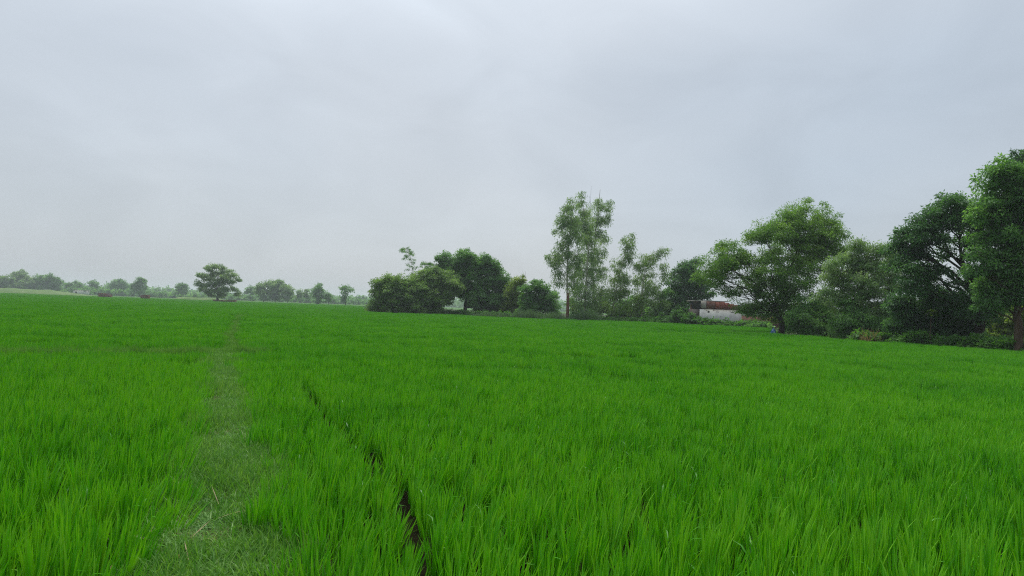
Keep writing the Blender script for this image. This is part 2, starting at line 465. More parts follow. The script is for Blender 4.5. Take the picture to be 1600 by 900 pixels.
def rice_blades(rng, hills, n, h, w, segs, spread=0.045):
    """n blades for each hill at hills (K,2)"""
    K = len(hills); N = K * n
    hc = np.repeat(hills, n, 0)
    az = rng.uniform(0, 2 * math.pi, N)
    r = spread * np.sqrt(rng.uniform(0, 1, N))
    base = np.zeros((N, 3)); base[:, 0] = hc[:, 0] + r * np.cos(az); base[:, 1] = hc[:, 1] + r * np.sin(az)
    lean = np.abs(rng.normal(0.05, 0.06, N)) + 3.0 * r; curve = np.abs(rng.normal(0.15, 0.16, N))
    bent = rng.uniform(0, 1, N) < 0.03
    curve[bent] += rng.uniform(0.9, 1.7, bent.sum())
    # bring the wind in: add a common lean
    vx = lean * np.cos(az) + 0.07 * math.cos(WIND) + rng.normal(0, 0.03, N)
    vy = lean * np.sin(az) + 0.07 * math.sin(WIND)
    az2, lean2 = np.arctan2(vy, vx), np.hypot(vx, vy)
    hh = np.repeat(rng.normal(1.0, 0.05, K), n) * h
    ln = hh * np.clip(1.06 - np.abs(rng.normal(0, 0.20, N)), 0.4, 1.15)
    hill_t = np.repeat(rng.normal(0, 0.08, K), n)
    tint = np.clip(0.5 + hill_t + rng.normal(0, 0.22, N), 0, 1)
    old = rng.uniform(0, 1, N) < 0.01
    tint[old] = 1.0
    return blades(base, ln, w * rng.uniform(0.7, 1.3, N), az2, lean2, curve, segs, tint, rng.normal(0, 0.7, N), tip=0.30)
def proto(name, V, faces, tint, mat):
    return bpy.data.objects.new(name, np_mesh(name, V, faces, mat, tint))   # only a source for the instances, not in the scene
def scatter(name, protos, P, rot, scl, idx):
    """one object whose points carry copies of the source tufts"""
    me = np_mesh(name, P, [], None)
    for nm, typ, arr, key in (('rot', 'FLOAT_VECTOR', rot, 'vector'), ('scl', 'FLOAT_VECTOR', scl, 'vector'), ('idx', 'INT', idx, 'value')):
        a = me.attributes.new(nm, typ, 'POINT')
        a.data.foreach_set(key, np.asarray(arr, dtype=np.int32 if typ == 'INT' else np.float32).ravel())
    o = link(name, me)
    ng = bpy.data.node_groups.new(name + '_scatter', 'GeometryNodeTree')
    ng.interface.new_socket('Geometry', in_out='INPUT', socket_type='NodeSocketGeometry')
    ng.interface.new_socket('Geometry', in_out='OUTPUT', socket_type='NodeSocketGeometry')
    gi, go = ng.nodes.new('NodeGroupInput'), ng.nodes.new('NodeGroupOutput')
    g2i = ng.nodes.new('GeometryNodeGeometryToInstance')
    for p in reversed(protos):
        oi = ng.nodes.new('GeometryNodeObjectInfo')
        oi.inputs['Object'].default_value = p
        ng.links.new(oi.outputs['Geometry'], g2i.inputs[0])
    iop = ng.nodes.new('GeometryNodeInstanceOnPoints')
    iop.inputs['Pick Instance'].default_value = True
    def attr(nm, typ):
        n = ng.nodes.new('GeometryNodeInputNamedAttribute')
        n.data_type = typ
        n.inputs['Name'].default_value = nm
        return n.outputs['Attribute']
    ng.links.new(gi.outputs[0], iop.inputs['Points'])
    ng.links.new(g2i.outputs[0], iop.inputs['Instance'])
    ng.links.new(attr('idx', 'INT'), iop.inputs['Instance Index'])
    e2r = ng.nodes.new('FunctionNodeEulerToRotation')
    ng.links.new(attr('rot', 'FLOAT_VECTOR'), e2r.inputs[0])
    ng.links.new(e2r.outputs[0], iop.inputs['Rotation'])
    ng.links.new(attr('scl', 'FLOAT_VECTOR'), iop.inputs['Scale'])
    ng.links.new(iop.outputs[0], go.inputs[0])
    md = o.modifiers.new('scatter', 'NODES')
    md.node_group = ng
    return tag(o, kind='stuff')

YMAX_PX = np.array([-900, 556, 574, 590, 700, 870, 1000, 1194, 1207, 1330, 1600, 2300])
YMAX_Y = np.array([296, 296, 118, 99, 105, 92, 92, 76, 53.5, 43.5, 34.5, 31])
def rice_points(rng, y0, y1, cell, jit=0.3, rows=False, margin=1.12, side=2.5):
    """a jittered grid over the wedge in view between two depths"""
    w = y1 * 0.76 * margin + side
    xs, ys = np.arange(-w, w, cell), np.arange(y0, y1, cell)
    X, Y = np.meshgrid(xs, ys)
    X, Y = X.ravel(), Y.ravel()
    X = X + rng.uniform(-jit, jit, len(X)) * cell; Y = Y + rng.uniform(-jit, jit, len(Y)) * cell
    k = (np.abs(X) < np.maximum(Y, 0) * 0.76 * margin + side)
    X, Y = X[k], Y[k]
    k = Y < np.interp(bearing_px(X, np.maximum(Y, 0.5)), YMAX_PX, YMAX_Y)
    return X[k], Y[k]
def side_of_path(X, Y):            # negative: left of the path
    P = PATH + GAP[1:] + [GAP[-1] + (GAP[-1] - GAP[-2]) * 20]
    xs = np.array([p.x for p in P]); ys = np.array([p.y for p in P])
    o = np.argsort(ys)
    return X - np.interp(Y, ys[o], xs[o])
def clear_of_gaps(rng, X, Y, extra=0.0):
    """which tufts stand, and how high they grow, near the paths and furrows"""
    jitter = wob(X, Y, 2.2) * 0.10 + rng.normal(0, 0.03, len(X))
    dp = dist_poly(X, Y, PATH) + jitter
    dg = dist_poly(X, Y, GAP) + jitter * 0.6
    df = dist_poly(X, Y, FURROW) + jitter * 0.3
    dc = dist_poly(X, Y, CROSS) + jitter * 0.7
    keep = (dp > 0.255 + 0.03 * np.clip((7 - Y) / 4, 0, 1) + extra * 0.65) & (dg > 0.14 + extra) & (dc > np.interp(side_of_path(X, Y), [-6, -2.2, -1, 1], [0.05, 0.10, 0.36, 0.25]) + extra * 0.6)
    keep &= df > 0.075 + 0.03 * wob(X, Y, 1.6, 9) + extra * 0.5
    keep &= rng.uniform(0, 1, len(X)) > 0.04 + 0.08 * np.clip(wob(X, Y, 3.3, 6), 0, 1)
    h = np.ones(len(X))
    h *= np.interp(df, [0.05, 0.35], [0.85, 1.0])
    for T, wd, lo in ((TROUGH, 0.6, 0.35), (TROUGH2, 1.3, 0.3), (TROUGH3, 5.0, 0.3), (TROUGH4, 2.2, 0.6), (TROUGH5, 1.5, 0.7)):
        d = dist_poly(X, Y, T) + wob(X, Y, 0.7, 1) * 0.3 * wd
        h *= np.interp(d, [0.3 * wd, wd], [lo, 1.0])
    return keep, h
def field_height(X, Y):
    h = 1.0 + 0.07 * wob(X, Y, 0.5) + 0.07 * wob(X, Y, 1.9, 4) + 0.06 * wob(X, Y, 0.13, 7)
    beyond = (Y > np.interp(X, [p.x for p in TROUGH2], [p.y for p in TROUGH2])) & (X > TROUGH2[0].x)
    return h * np.where(beyond, 1.25, 1.0)

rng = np.random.default_rng(11)
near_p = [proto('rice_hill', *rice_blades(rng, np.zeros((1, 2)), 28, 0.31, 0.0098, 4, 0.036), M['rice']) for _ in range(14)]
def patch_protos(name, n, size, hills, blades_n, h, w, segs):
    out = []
    g = int(round(math.sqrt(hills)))
    for _ in range(n):
        u = (np.stack(np.meshgrid(np.arange(g), np.arange(g)), -1).reshape(-1, 2) + 0.5) / g - 0.5
        u = (u + rng.uniform(-0.35, 0.35, u.shape) / g) * size
        out.append(proto(name, *rice_blades(rng, u, blades_n, h, w, segs, 0.038), M['rice']))
    return out
mid_p = patch_protos('rice_patch', 6, 0.62, 16, 22, 0.31, 0.0112, 3)
far_p = patch_protos('rice_patch', 6, 1.25, 49, 14, 0.31, 0.019, 2)
vfar_p = patch_protos('rice_patch', 5, 3.0, 100, 12, 0.31, 0.055, 2)
def rice_layer(y0, y1, cell, protos, name_left='rice_crop', tilt=0.07, extra=0.0, jit=0.27):
    X, Y = rice_points(rng, y0, y1, cell, jit)
    k, h = clear_of_gaps(rng, X, Y, extra)
    X, Y, h = X[k], Y[k], h[k] * field_height(X[k], Y[k])
    if y1 < 20:                   # beside the open path and furrow the tufts lean outwards over the gap
        near_path = dist_poly(X, Y, PATH) < 0.62
    else:
        near_path = np.zeros(len(X), bool)
    sd = side_of_path(X, Y)
    rot = np.stack([rng.normal(0, tilt, len(X)), rng.normal(0, tilt, len(X)), rng.uniform(-0.5, 0.5, len(X))], -1)
    rot[:, 1] -= np.where(near_path, np.sign(sd) * 0.10, 0)
    s = h * np.clip(rng.normal(1, 0.13, len(X)), 0.65, 1.25)
    scl = np.stack([np.ones(len(X)) * (0.9 + 0.2 * rng.uniform(0, 1, len(X)))] * 2 + [s], -1)
    idx = rng.integers(0, len(protos), len(X))
    P = np.stack([X, Y, np.full(len(X), -0.01)], -1)
    return P, rot, scl, idx, sd
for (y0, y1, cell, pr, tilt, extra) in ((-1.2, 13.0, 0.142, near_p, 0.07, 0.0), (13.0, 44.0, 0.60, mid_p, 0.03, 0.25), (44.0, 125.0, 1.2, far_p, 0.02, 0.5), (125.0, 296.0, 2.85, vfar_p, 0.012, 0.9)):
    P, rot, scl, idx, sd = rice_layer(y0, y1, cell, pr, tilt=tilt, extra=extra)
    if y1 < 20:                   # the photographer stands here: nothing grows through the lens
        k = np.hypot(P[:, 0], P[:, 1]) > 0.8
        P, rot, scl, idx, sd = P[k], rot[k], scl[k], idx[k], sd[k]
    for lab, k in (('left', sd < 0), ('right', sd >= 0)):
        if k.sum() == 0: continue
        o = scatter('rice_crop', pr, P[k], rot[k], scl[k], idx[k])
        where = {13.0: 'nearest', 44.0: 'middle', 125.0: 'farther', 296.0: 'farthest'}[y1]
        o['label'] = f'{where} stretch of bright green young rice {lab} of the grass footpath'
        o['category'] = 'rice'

# the low grass trodden on the footpath
def turf_proto(size, n, h, w, lean=0.6):
    base = np.zeros((n, 3)); base[:, :2] = rng.uniform(-size / 2, size / 2, (n, 2))
    az = rng.uniform(0, 2 * math.pi, n)
    ln = h * np.clip(rng.normal(1, 0.4, n), 0.3, 2.2)
    return proto('turf', *blades(base, ln, w * rng.uniform(0.6, 1.3, n), az, np.abs(rng.normal(lean * 0.6, 0.3, n)), np.abs(rng.normal(lean, 0.5, n)), 3, np.clip(rng.normal(0.45, 0.22, n), 0, 1), rng.normal(0, 0.8, n)), M['path_grass'])
turf_p = [turf_proto(0.28, 220, 0.085, 0.0056, 0.6) for _ in range(6)]
def turf(P, half, cell, z, hs, ymax, thin=0.0):
    pts = np.array([[p.x, p.y] for p in P])
    lo, hi = pts.min(0) - 1, pts.max(0) + 1
    X, Y = [a.ravel() for a in np.meshgrid(np.arange(lo[0], hi[0], cell), np.arange(max(lo[1], 0.3), min(hi[1], ymax), cell))]
    X = X + rng.uniform(-0.5, 0.5, len(X)) * cell; Y = Y + rng.uniform(-0.5, 0.5, len(Y)) * cell
    d = dist_poly(X, Y, P)
    bare = wob(X, Y, 2.6, 5) + rng.normal(0, 0.25, len(X))
    k = (d < half) & (bare > -0.62 + thin)
    X, Y, d = X[k], Y[k], d[k]
    zz = z * np.interp(d, [half * 0.55, half], [1, 0.25])
    return np.stack([X, Y, zz - 0.005], -1), hs * np.clip(1 + 0.75 * wob(X, Y, 2.4, 8) + rng.normal(0, 0.25, len(X)), 0.35, 2.6) * np.interp(d, [0.1, half], [0.75, 1.0])
def turf_object(lines, label):
    Ps, Hs = zip(*[turf(*l) for l in lines])
    P, H = np.concatenate(Ps), np.concatenate(Hs)
    n = len(P)
    rot = np.stack([rng.normal(0, 0.08, n), rng.normal(0, 0.08, n), rng.uniform(0, 2 * math.pi, n)], -1)
    o = scatter('path_grass', turf_p, P, rot, np.stack([np.ones(n), np.ones(n), H], -1), rng.integers(0, len(turf_p), n))
    o['label'], o['category'] = label, 'grass'
turf_object([(PATH, 0.44, 0.11, 0.12, 1.0, 22, 0.0), (CROSS, 0.34, 0.13, 0.115, 1.5, 22, 0.0), (GAP, 0.22, 0.15, 0.02, 1.4, 60, 0.1)], 'pale short trodden grass on the narrow footpath')

# tufts standing alone on the path
def lone_tuft(px, py, z, n, h, label, spread=0.10):
    V, Fc, t = rice_blades(rng, rng.normal(0, 0.055, (4, 2)), n // 4, h, 0.0090, 4, 0.05)
    o = link('rice_tuft', np_mesh('rice_tuft', V, Fc, M['rice'], t), loc=gnd(px, py, z))
    tag(o, label, 'rice plant', 'tufts of rice standing on the path edge')
lone_tuft(402, 852, 0.06, 150, 0.29, 'tuft of rice standing by itself on the right edge of the path')
lone_tuft(455, 868, 0.04, 130, 0.29, 'rice tuft between the lone path tuft and the muddy furrow')
lone_tuft(398, 708, 0.06, 110, 0.29, 'rice tuft leaning over the right edge of the path farther on')
lone_tuft(694, 900, 0.0, 150, 0.29, 'rice tuft growing in the near end of the muddy furrow')
# fallen straw on the bare earth at the near edge of the path
def straws():
    n = 14
    c = gnd(292, 858, 0.14)
    base = np.zeros((n, 3)); base[:, 0] = rng.normal(0, 0.16, n); base[:, 1] = rng.normal(0, 0.28, n); base[:, 2] = rng.uniform(0, 0.03, n)
    V, Fc, t = blades(base, rng.uniform(0.08, 0.22, n), rng.uniform(0.003, 0.006, n), rng.uniform(0, 6.28, n), rng.uniform(1.1, 1.45, n), rng.uniform(0, 0.4, n), 3, rng.uniform(0.2, 1, n))
    o = link('fallen_straw', np_mesh('fallen_straw', V, Fc, M['dry'], t), loc=c)
    tag(o, 'fallen yellow rice blades lying at the near left edge of the path', 'straw', kind='stuff')
straws()

# ------------------------------------------------------------------ trees
def crown_mesh(rng, lobes, clump_r, dens, per, leaf, aspect=0.45, droop=0.25, flat=0.85, under=0.55, hang=0.0, mat=None, name='crown', fill=0.35):
    """lobes: (x, y, z, r) local; each is covered by clumps of leaves with an uneven outline"""
    clump_r = clump_r * 1.12
    C, LT = [], []
    for (x, y, z, r) in lobes:
        n = max(4, int(1.6 * dens * (r / clump_r) ** 2))
        d = rng.normal(size=(n, 3)); d /= np.linalg.norm(d, axis=1)[:, None]
        k = (d[:, 2] > -under) | (rng.uniform(0, 1, n) < 0.35)
        d = d[k]; n = len(d)
        ph = rng.uniform(0, 6.28, 3)
        w = 0.97 + 0.26 * np.sin(d[:, 0] * 5 + ph[0]) * np.cos(d[:, 2] * 5 + ph[1]) + 0.14 * np.sin(d[:, 1] * 8 + d[:, 2] * 6 + ph[2])
        rad = r * w * (fill + (1 - fill) * rng.uniform(0, 1, n) ** 0.45)
        rad = rad * np.where(rng.uniform(0, 1, n) < 0.20, rng.uniform(1.0, 1.45, n), 1.0)
        C.append(np.array([x, y, z]) + d * rad[:, None] * np.array([1, 1, flat]))
        LT.append(np.full(n, rng.normal(0, 0.07)))
    C, LT = np.concatenate(C), np.concatenate(LT)
    K = len(C)
    ct = LT + rng.normal(0, 0.15, K)
    cr = clump_r * rng.uniform(0.6, 1.25, K)
    per = int(per * 2.6)
    N = K * per
    ci = np.repeat(np.arange(K), per)
    o = rng.normal(size=(N, 3)); o /= np.linalg.norm(o, axis=1)[:, None]
    o *= (rng.uniform(0, 1, N) ** 0.45)[:, None] * np.array([1, 1, 0.62])
    o[:, 2] = np.where(o[:, 2] < 0, o[:, 2] * 0.7, o[:, 2]) - 0.2 * (o[:, 0] ** 2 + o[:, 1] ** 2)
    P = C[ci] + o * cr[ci][:, None]
    if hang: P[:, 2] -= hang * rng.uniform(0, 1, N) ** 2 * cr[ci] * 2
    a = o * 0.9 + rng.normal(0, 0.5, (N, 3)); a[:, 2] -= droop
    a /= np.linalg.norm(a, axis=1)[:, None] + 1e-9
    nn = rng.normal(0, 0.55, (N, 3)); nn[:, 2] += 0.8
    s = np.cross(a, nn); s /= np.linalg.norm(s, axis=1)[:, None] + 1e-9
    up = np.cross(s, a)
    ln = leaf * rng.uniform(0.6, 1.35, N)
    w = ln * aspect
    mid = P + a * (ln * 0.45)[:, None] - up * (w * 0.12)[:, None]
    V = np.stack([P, mid + s * (w * 0.5)[:, None], P + a * ln[:, None] - np.array([0, 0, 1]) * (ln * 0.12)[:, None], mid - s * (w * 0.5)[:, None]], 1)
    q = np.arange(N * 4).reshape(N, 4)
    tint = np.clip(0.45 + ct[ci] + rng.normal(0, 0.14, N), 0, 1)
    return np_mesh(name, V.reshape(-1, 3), [q], mat, np.repeat(tint, 4)), C
def curve_pts(a, b, n, sag, rng, wig=0.05):
    a, b = np.asarray(a, float), np.asarray(b, float)
    t = np.linspace(0, 1, n)[:, None]
    P = a + (b - a) * t
    P[:, 2] += (np.sin(t[:, 0] * math.pi) * sag)
    Ld = np.linalg.norm(b - a)
    w = rng.normal(0, wig * Ld, (n, 3)); w[0] = 0; w[-1] *= 0.3
    return P + w
def make_tree(name, label, cat, base_px, Y, lobes, mat, bark, trunk_r, leaf=0.16, clump=0.5, dens=5.0, per=42, fork=0.35, top=None, lean=(0, 0), depth=0.8, seed=1, grow=1.0, limbs=None, twigs=True, group=None, trunk_path=None, **kw):
    """lobes: (photo column, photo row, radius in photo pixels[, depth offset in metres]) at depth Y"""
    rng = np.random.default_rng(seed)
    b = gpt(base_px, Y)
    s = Y / F_PX
    t = thing(name, b, label, cat, group)
    Lb = []
    for l in lobes:
        r = l[2] * s * 1.12 * grow
        dy = l[3] if len(l) > 3 else rng.uniform(-1, 1) * depth * r
        p = at(l[0], l[1], Y + dy) - b
        Lb.append((p.x, p.y, p.z, r))
    me, C = crown_mesh(rng, Lb, clump, dens, per, leaf, mat=mat, **kw)
    link('crown', me, t)
    LA = np.array(Lb)
    zt = LA[:, 2].max()
    if trunk_path is None:
        fz = zt * fork
        cx = (LA[:, 0] * LA[:, 3]).sum() / LA[:, 3].sum()
        tp = curve_pts((0, 0, -0.15), (cx * 0.35 + lean[0], lean[1], fz), 7, 0, rng, 0.02)
        if top: tp = np.concatenate([tp, curve_pts(tp[-1], (*(np.array(at(top[0], top[1], Y) - b)),), 8, 0, rng, 0.012)[1:]])
    else:
        pp = [np.array(at(x, y, Y) - b) for x, y in trunk_path]
        tp = np.concatenate([[(0, 0, -0.15)], pp])
        u = np.linspace(0, len(tp) - 1, len(tp) * 4)
        tp = np.stack([np.interp(u, np.arange(len(tp)), tp[:, k]) for k in range(3)], -1)
        tp[2:] += rng.normal(0, trunk_r * 0.12, tp[2:].shape)
    m = MB()
    q = np.linspace(0, 1, len(tp))
    end = 0.18 if (top or trunk_path) else 0.62
    rr = trunk_r * (1 - (1 - end) * q) * np.where(q < 0.08, 1.3, 1.0)
    m.tube(tp, rr, 9)
    m.build('trunk', M[bark], t, smooth=True)
    sel = range(len(Lb)) if limbs is None else limbs
    for k in sel:
        x, y, z, r = Lb[k]
        j = np.argmin(np.abs(tp[:, 2] - min(z - 0.75 * math.hypot(x - tp[-1][0], y - tp[-1][1]) - 0.2 * r, tp[-1, 2])) + (tp[:, 2] < zt * 0.12) * 99)
        lm = MB()
        P = curve_pts(tp[j], (x, y, z), 7, 0.10 * math.dist(tp[j], (x, y, z)), rng, 0.035)
        r0 = min(rr[j] * 0.6, trunk_r * (0.14 + 0.24 * r / LA[:, 3].max()))
        lm.tube(P, np.linspace(r0, r0 * 0.25, 7), 6)
        if twigs:
            dd = C - np.array([x, y, z])
            near = np.where((dd ** 2).sum(1) < (1.1 * r) ** 2)[0]
            for c in rng.choice(near, min(len(near), 9), replace=False):
                s0 = P[rng.integers(3, 7)]
                lm.tube(curve_pts(s0, C[c], 5, 0.05, rng, 0.05), np.linspace(r0 * 0.32, 0.008, 5), 4)
        lm.build('limb', M[bark], t, smooth=True)
    return t

# -- the bright feathery tree leaning over the brick wall
make_tree('broadleaf_tree', 'tall bright green feathery tree with forked trunk leaning over the brick wall', 'tree', 1222, 56,
    [(1262, 342, 29), (1236, 352, 24), (1290, 352, 22), (1216, 366, 22), (1262, 378, 32), (1192, 362, 17), (1180, 372, 13), (1300, 372, 18), (1230, 396, 32),
     (1142, 396, 20), (1122, 408, 20), (1108, 432, 18), (1140, 424, 20), (1166, 408, 16), (1126, 446, 12), (1150, 456, 11), (1134, 458, 8), (1200, 420, 28), (1182, 444, 20), (1265, 412, 28), (1296, 398, 20), (1314, 384, 11),
     (1210, 456, 26), (1240, 446, 26), (1168, 480, 13), (1184, 488, 16), (1205, 488, 18), (1232, 480, 20)],
    M['leaf_fresh'], 'bark_dark', 0.24, leaf=0.17, clump=0.52, dens=4.6, per=46, seed=21, grow=1.08, aspect=0.36, droop=0.2,
    trunk_path=[(1222, 505), (1212, 486), (1216, 465), (1230, 430), (1250, 380)])
# -- loose grey-green trees beside it
make_tree('broadleaf_tree', 'loose grey-green tree with gaps between the bright feathery tree and the dark tree', 'tree', 1352, 50,
    [(1346, 396, 15), (1366, 388, 12), (1376, 400, 13), (1328, 408, 14), (1352, 418, 18), (1384, 424, 16), (1322, 432, 18), (1300, 436, 14), (1346, 446, 22), (1380, 452, 18), (1320, 462, 20), (1294, 460, 14), (1366, 478, 22), (1335, 492, 22), (1308, 412, 13), (1398, 408, 13), (1394, 386, 10), (1336, 382, 9), (1400, 440, 14)],
    M['leaf_grey'], 'bark_brown', 0.15, leaf=0.18, clump=0.45, dens=5.0, per=40, seed=22, grow=1.1, aspect=0.3, droop=0.5, trunk_path=[(1352, 500), (1346, 460), (1350, 420), (1356, 398)])
make_tree('shrub', 'big drooping green shrub right of the leaning trunk', 'shrub', 1268, 53,
    [(1262, 478, 20), (1286, 486, 20), (1248, 496, 16), (1270, 505, 20), (1296, 508, 18), (1240, 512, 11), (1256, 520, 12), (1285, 520, 14), (1300, 478, 14)],
    M['leaf_deep'], 'bark_dark', 0.09, leaf=0.16, clump=0.42, dens=5, per=40, seed=23, aspect=0.36, droop=0.5, fork=0.3)
make_tree('shrub', 'tangled dark shrub behind the dry reeds', 'shrub', 1335, 48.5,
    [(1318, 500, 18), (1342, 500, 20), (1310, 518, 14), (1335, 518, 16), (1368, 508, 20), (1360, 522, 12), (1388, 500, 18), (1392, 518, 14), (1328, 478, 16)],
    M['leaf_deep'], 'bark_dark', 0.08, leaf=0.15, clump=0.42, dens=5, per=38, seed=24, aspect=0.3, droop=0.6, fork=0.3)
# -- the big dark tree with its open fork
make_tree('broadleaf_tree', 'big dark green tree with branches showing against the sky', 'tree', 1528, 42,
    [(1484, 318, 18), (1508, 322, 20), (1462, 336, 17), (1440, 352, 17), (1490, 340, 18), (1530, 332, 20), (1420, 372, 18), (1410, 392, 16), (1446, 372, 20), (1470, 362, 16), (1515, 352, 18), (1432, 400, 20), (1414, 418, 17),
     (1438, 428, 18), (1420, 446, 18), (1546, 362, 20), (1532, 380, 14), (1450, 452, 16), (1540, 440, 20), (1522, 462, 18), (1556, 460, 20), (1512, 486, 18), (1540, 490, 20), (1500, 470, 12), (1476, 396, 12), (1502, 376, 11), (1466, 424, 11), (1494, 442, 9), (1480, 462, 11), (1516, 384, 11), (1520, 404, 11), (1512, 424, 9), (1518, 446, 9)],
    M['leaf_dark'], 'bark_dark', 0.30, leaf=0.17, clump=0.46, dens=4.8, per=44, seed=25, grow=1.08, aspect=0.4, trunk_path=[(1532, 500), (1526, 470), (1516, 440), (1502, 405), (1498, 360)])
make_tree('shrub', 'black-shaded thicket under the big dark tree', 'shrub', 1470, 43.5,
    [(1420, 482, 22), (1448, 486, 22), (1476, 480, 20), (1500, 500, 22), (1430, 506, 18), (1460, 508, 20), (1486, 516, 16), (1512, 518, 14), (1405, 506, 14), (1404, 478, 16), (1470, 458, 12)],
    M['leaf_dark'], 'bark_dark', 0.10, leaf=0.17, clump=0.42, dens=6.5, per=46, seed=26, grow=1.08, aspect=0.4, droop=0.5, fork=0.3)
# -- the tree at the right edge
make_tree('broadleaf_tree', 'tallest tree at the right edge with straight brown trunk', 'tree', 1593, 36.5,
    [(1550, 280, 17), (1568, 266, 15), (1586, 282, 20), (1612, 285, 24), (1558, 304, 20), (1582, 312, 22), (1612, 325, 28), (1540, 318, 13), (1536, 336, 13), (1560, 336, 20), (1590, 345, 24), (1576, 372, 20), (1606, 372, 26),
     (1556, 372, 15), (1575, 400, 18), (1600, 405, 22), (1560, 424, 18), (1590, 432, 18), (1572, 452, 15), (1640, 300, 30), (1650, 350, 34), (1640, 405, 30), (1620, 440, 22), (1670, 430, 28), (1546, 346, 15), (1546, 396, 16), (1536, 420, 14), (1548, 448, 16), (1560, 476, 13), (1586, 460, 13), (1610, 468, 14), (1540, 474, 13), (1530, 372, 11), (1522, 396, 9), (1530, 446, 10), (1524, 424, 8)],
    M['leaf_deep'], 'bark_brown', 0.24, leaf=0.18, clump=0.44, dens=4.6, per=44, seed=27, grow=1.08, aspect=0.42, trunk_path=[(1592, 520), (1590, 470), (1592, 420), (1596, 350), (1592, 300)])
make_tree('broadleaf_tree', 'dark crown peeping over the tree at the right edge', 'tree', 1618, 52,
    [(1590, 248, 13), (1602, 258, 16), (1620, 245, 20), (1640, 262, 24), (1625, 290, 26), (1650, 300, 26), (1640, 340, 30)],
    M['leaf_dark'], 'bark_dark', 0.25, leaf=0.2, clump=0.5, dens=4.6, per=40, seed=28, fork=0.5)
# -- the dark tree over the ruin's left corner
make_tree('broadleaf_tree', 'dark bluish tree behind the left corner of the ruined building', 'tree', 1088, 97,
    [(1074, 418, 11), (1062, 430, 11), (1086, 414, 9), (1090, 430, 12), (1076, 440, 12), (1056, 446, 11), (1066, 456, 11), (1100, 444, 10), (1090, 456, 12), (1056, 466, 12), (1078, 472, 12), (1104, 462, 10)],
    M['leaf_dark'], 'bark_dark', 0.22, leaf=0.26, clump=0.6, dens=4.2, per=36, seed=29, grow=1.12, aspect=0.45, fork=0.55)
make_tree('shrub', 'dark low tree between the leaning slender tree and the ruined building', 'shrub', 1052, 96,
    [(1040, 462, 14), (1052, 478, 14), (1034, 482, 13), (1066, 486, 12), (1046, 494, 12), (1022, 492, 11)], M['leaf_deep'], 'bark_dark', 0.12, leaf=0.26, clump=0.6, dens=4.5, per=34, seed=30, fork=0.3)

# -- slender eucalyptus
EU = dict(clump=0.60, dens=2.7, per=40, grow=1.12, aspect=0.26, droop=0.9, hang=0.7, under=1.0, flat=1.1, depth=0.6, twigs=True)
euc = make_tree('eucalyptus_tree', 'tallest slender tree with a reddish lower trunk in front of its neighbours', 'tree', 887, 91,
    [(897, 316, 8), (886, 330, 10), (878, 345, 10), (873, 357, 8), (893, 345, 11), (900, 368, 12), (884, 372, 11), (876, 388, 10), (868, 400, 9), (884, 402, 12), (872, 414, 9), (894, 420, 10), (905, 396, 10), (880, 432, 8), (890, 446, 7), (872, 428, 6), (903, 440, 8)],
    M['leaf_grey'], 'bark_pale', 0.16, leaf=0.27, seed=31, trunk_path=[(887, 470), (886, 430), (888, 390), (892, 350), (897, 318)], **EU)
m = MB(); m.tube([(0, 0, -0.1), (0.0, 0, 1.2), (0.0, 0, 2.6), tuple(np.array(at(887, 458, 91)) - np.array(gpt(887, 91)))], [0.24, 0.20, 0.19, 0.175], 10); m.build('lower_bark', M['bark_red'], euc, smooth=True)
make_tree('eucalyptus_tree', 'tall slender tree with a pale trunk just right of the tallest', 'tree', 914, 97,
    [(907, 310, 8), (914, 326, 10), (904, 346, 11), (920, 346, 11), (912, 368, 11), (925, 380, 11), (918, 404, 11), (906, 420, 9), (924, 428, 11), (912, 448, 12), (925, 462, 12), (905, 466, 10), (936, 470, 10)],
    M['leaf_grey'], 'bark_pale', 0.17, leaf=0.27, seed=32, trunk_path=[(914, 470), (917, 430), (919, 380), (914, 340), (909, 312)], **EU)
make_tree('eucalyptus_tree', 'tall slender tree with bare twigs above its top leaning right', 'tree', 930, 101,
    [(931, 312, 7), (942, 318, 7), (953, 322, 6), (936, 336, 9), (946, 338, 7), (930, 358, 9), (940, 368, 9), (938, 392, 9), (930, 412, 10), (940, 424, 9), (935, 450, 11), (944, 462, 8)],
    M['leaf_grey'], 'bark_pale', 0.15, leaf=0.27, seed=33, trunk_path=[(928, 470), (926, 420), (930, 370), (934, 330), (938, 296)], **EU)
make_tree('eucalyptus_tree', 'slender tree with a small tuft of crown above a gap', 'tree', 958, 95,
    [(984, 369, 5), (979, 378, 6), (986, 386, 6), (976, 392, 6), (984, 398, 5), (970, 403, 5), (978, 408, 5), (966, 424, 9), (975, 432, 9), (959, 440, 9), (970, 448, 11), (957, 458, 9), (976, 464, 11), (960, 474, 11)],
    M['leaf_olive'], 'bark_pale', 0.11, leaf=0.27, seed=34, trunk_path=[(959, 470), (966, 435), (974, 405), (982, 372)], **EU)
make_tree('eucalyptus_tree', 'slender tree whose open crown leans to the right near the shrubs', 'tree', 1003, 95,
    [(1036, 387, 5), (1028, 393, 6), (1018, 397, 6), (1008, 402, 6), (1000, 409, 7), (996, 418, 5), (1011, 414, 7), (1033, 413, 6), (1003, 430, 6), (994, 434, 5), (1018, 428, 7), (1037, 428, 5), (1014, 444, 10), (1002, 456, 11), (1028, 452, 9), (1012, 470, 12), (1030, 472, 10), (994, 474, 10)],
    M['leaf_olive'], 'bark_pale', 0.11, leaf=0.27, seed=35, trunk_path=[(1003, 470), (1005, 440), (1010, 415), (1020, 398)], **EU)
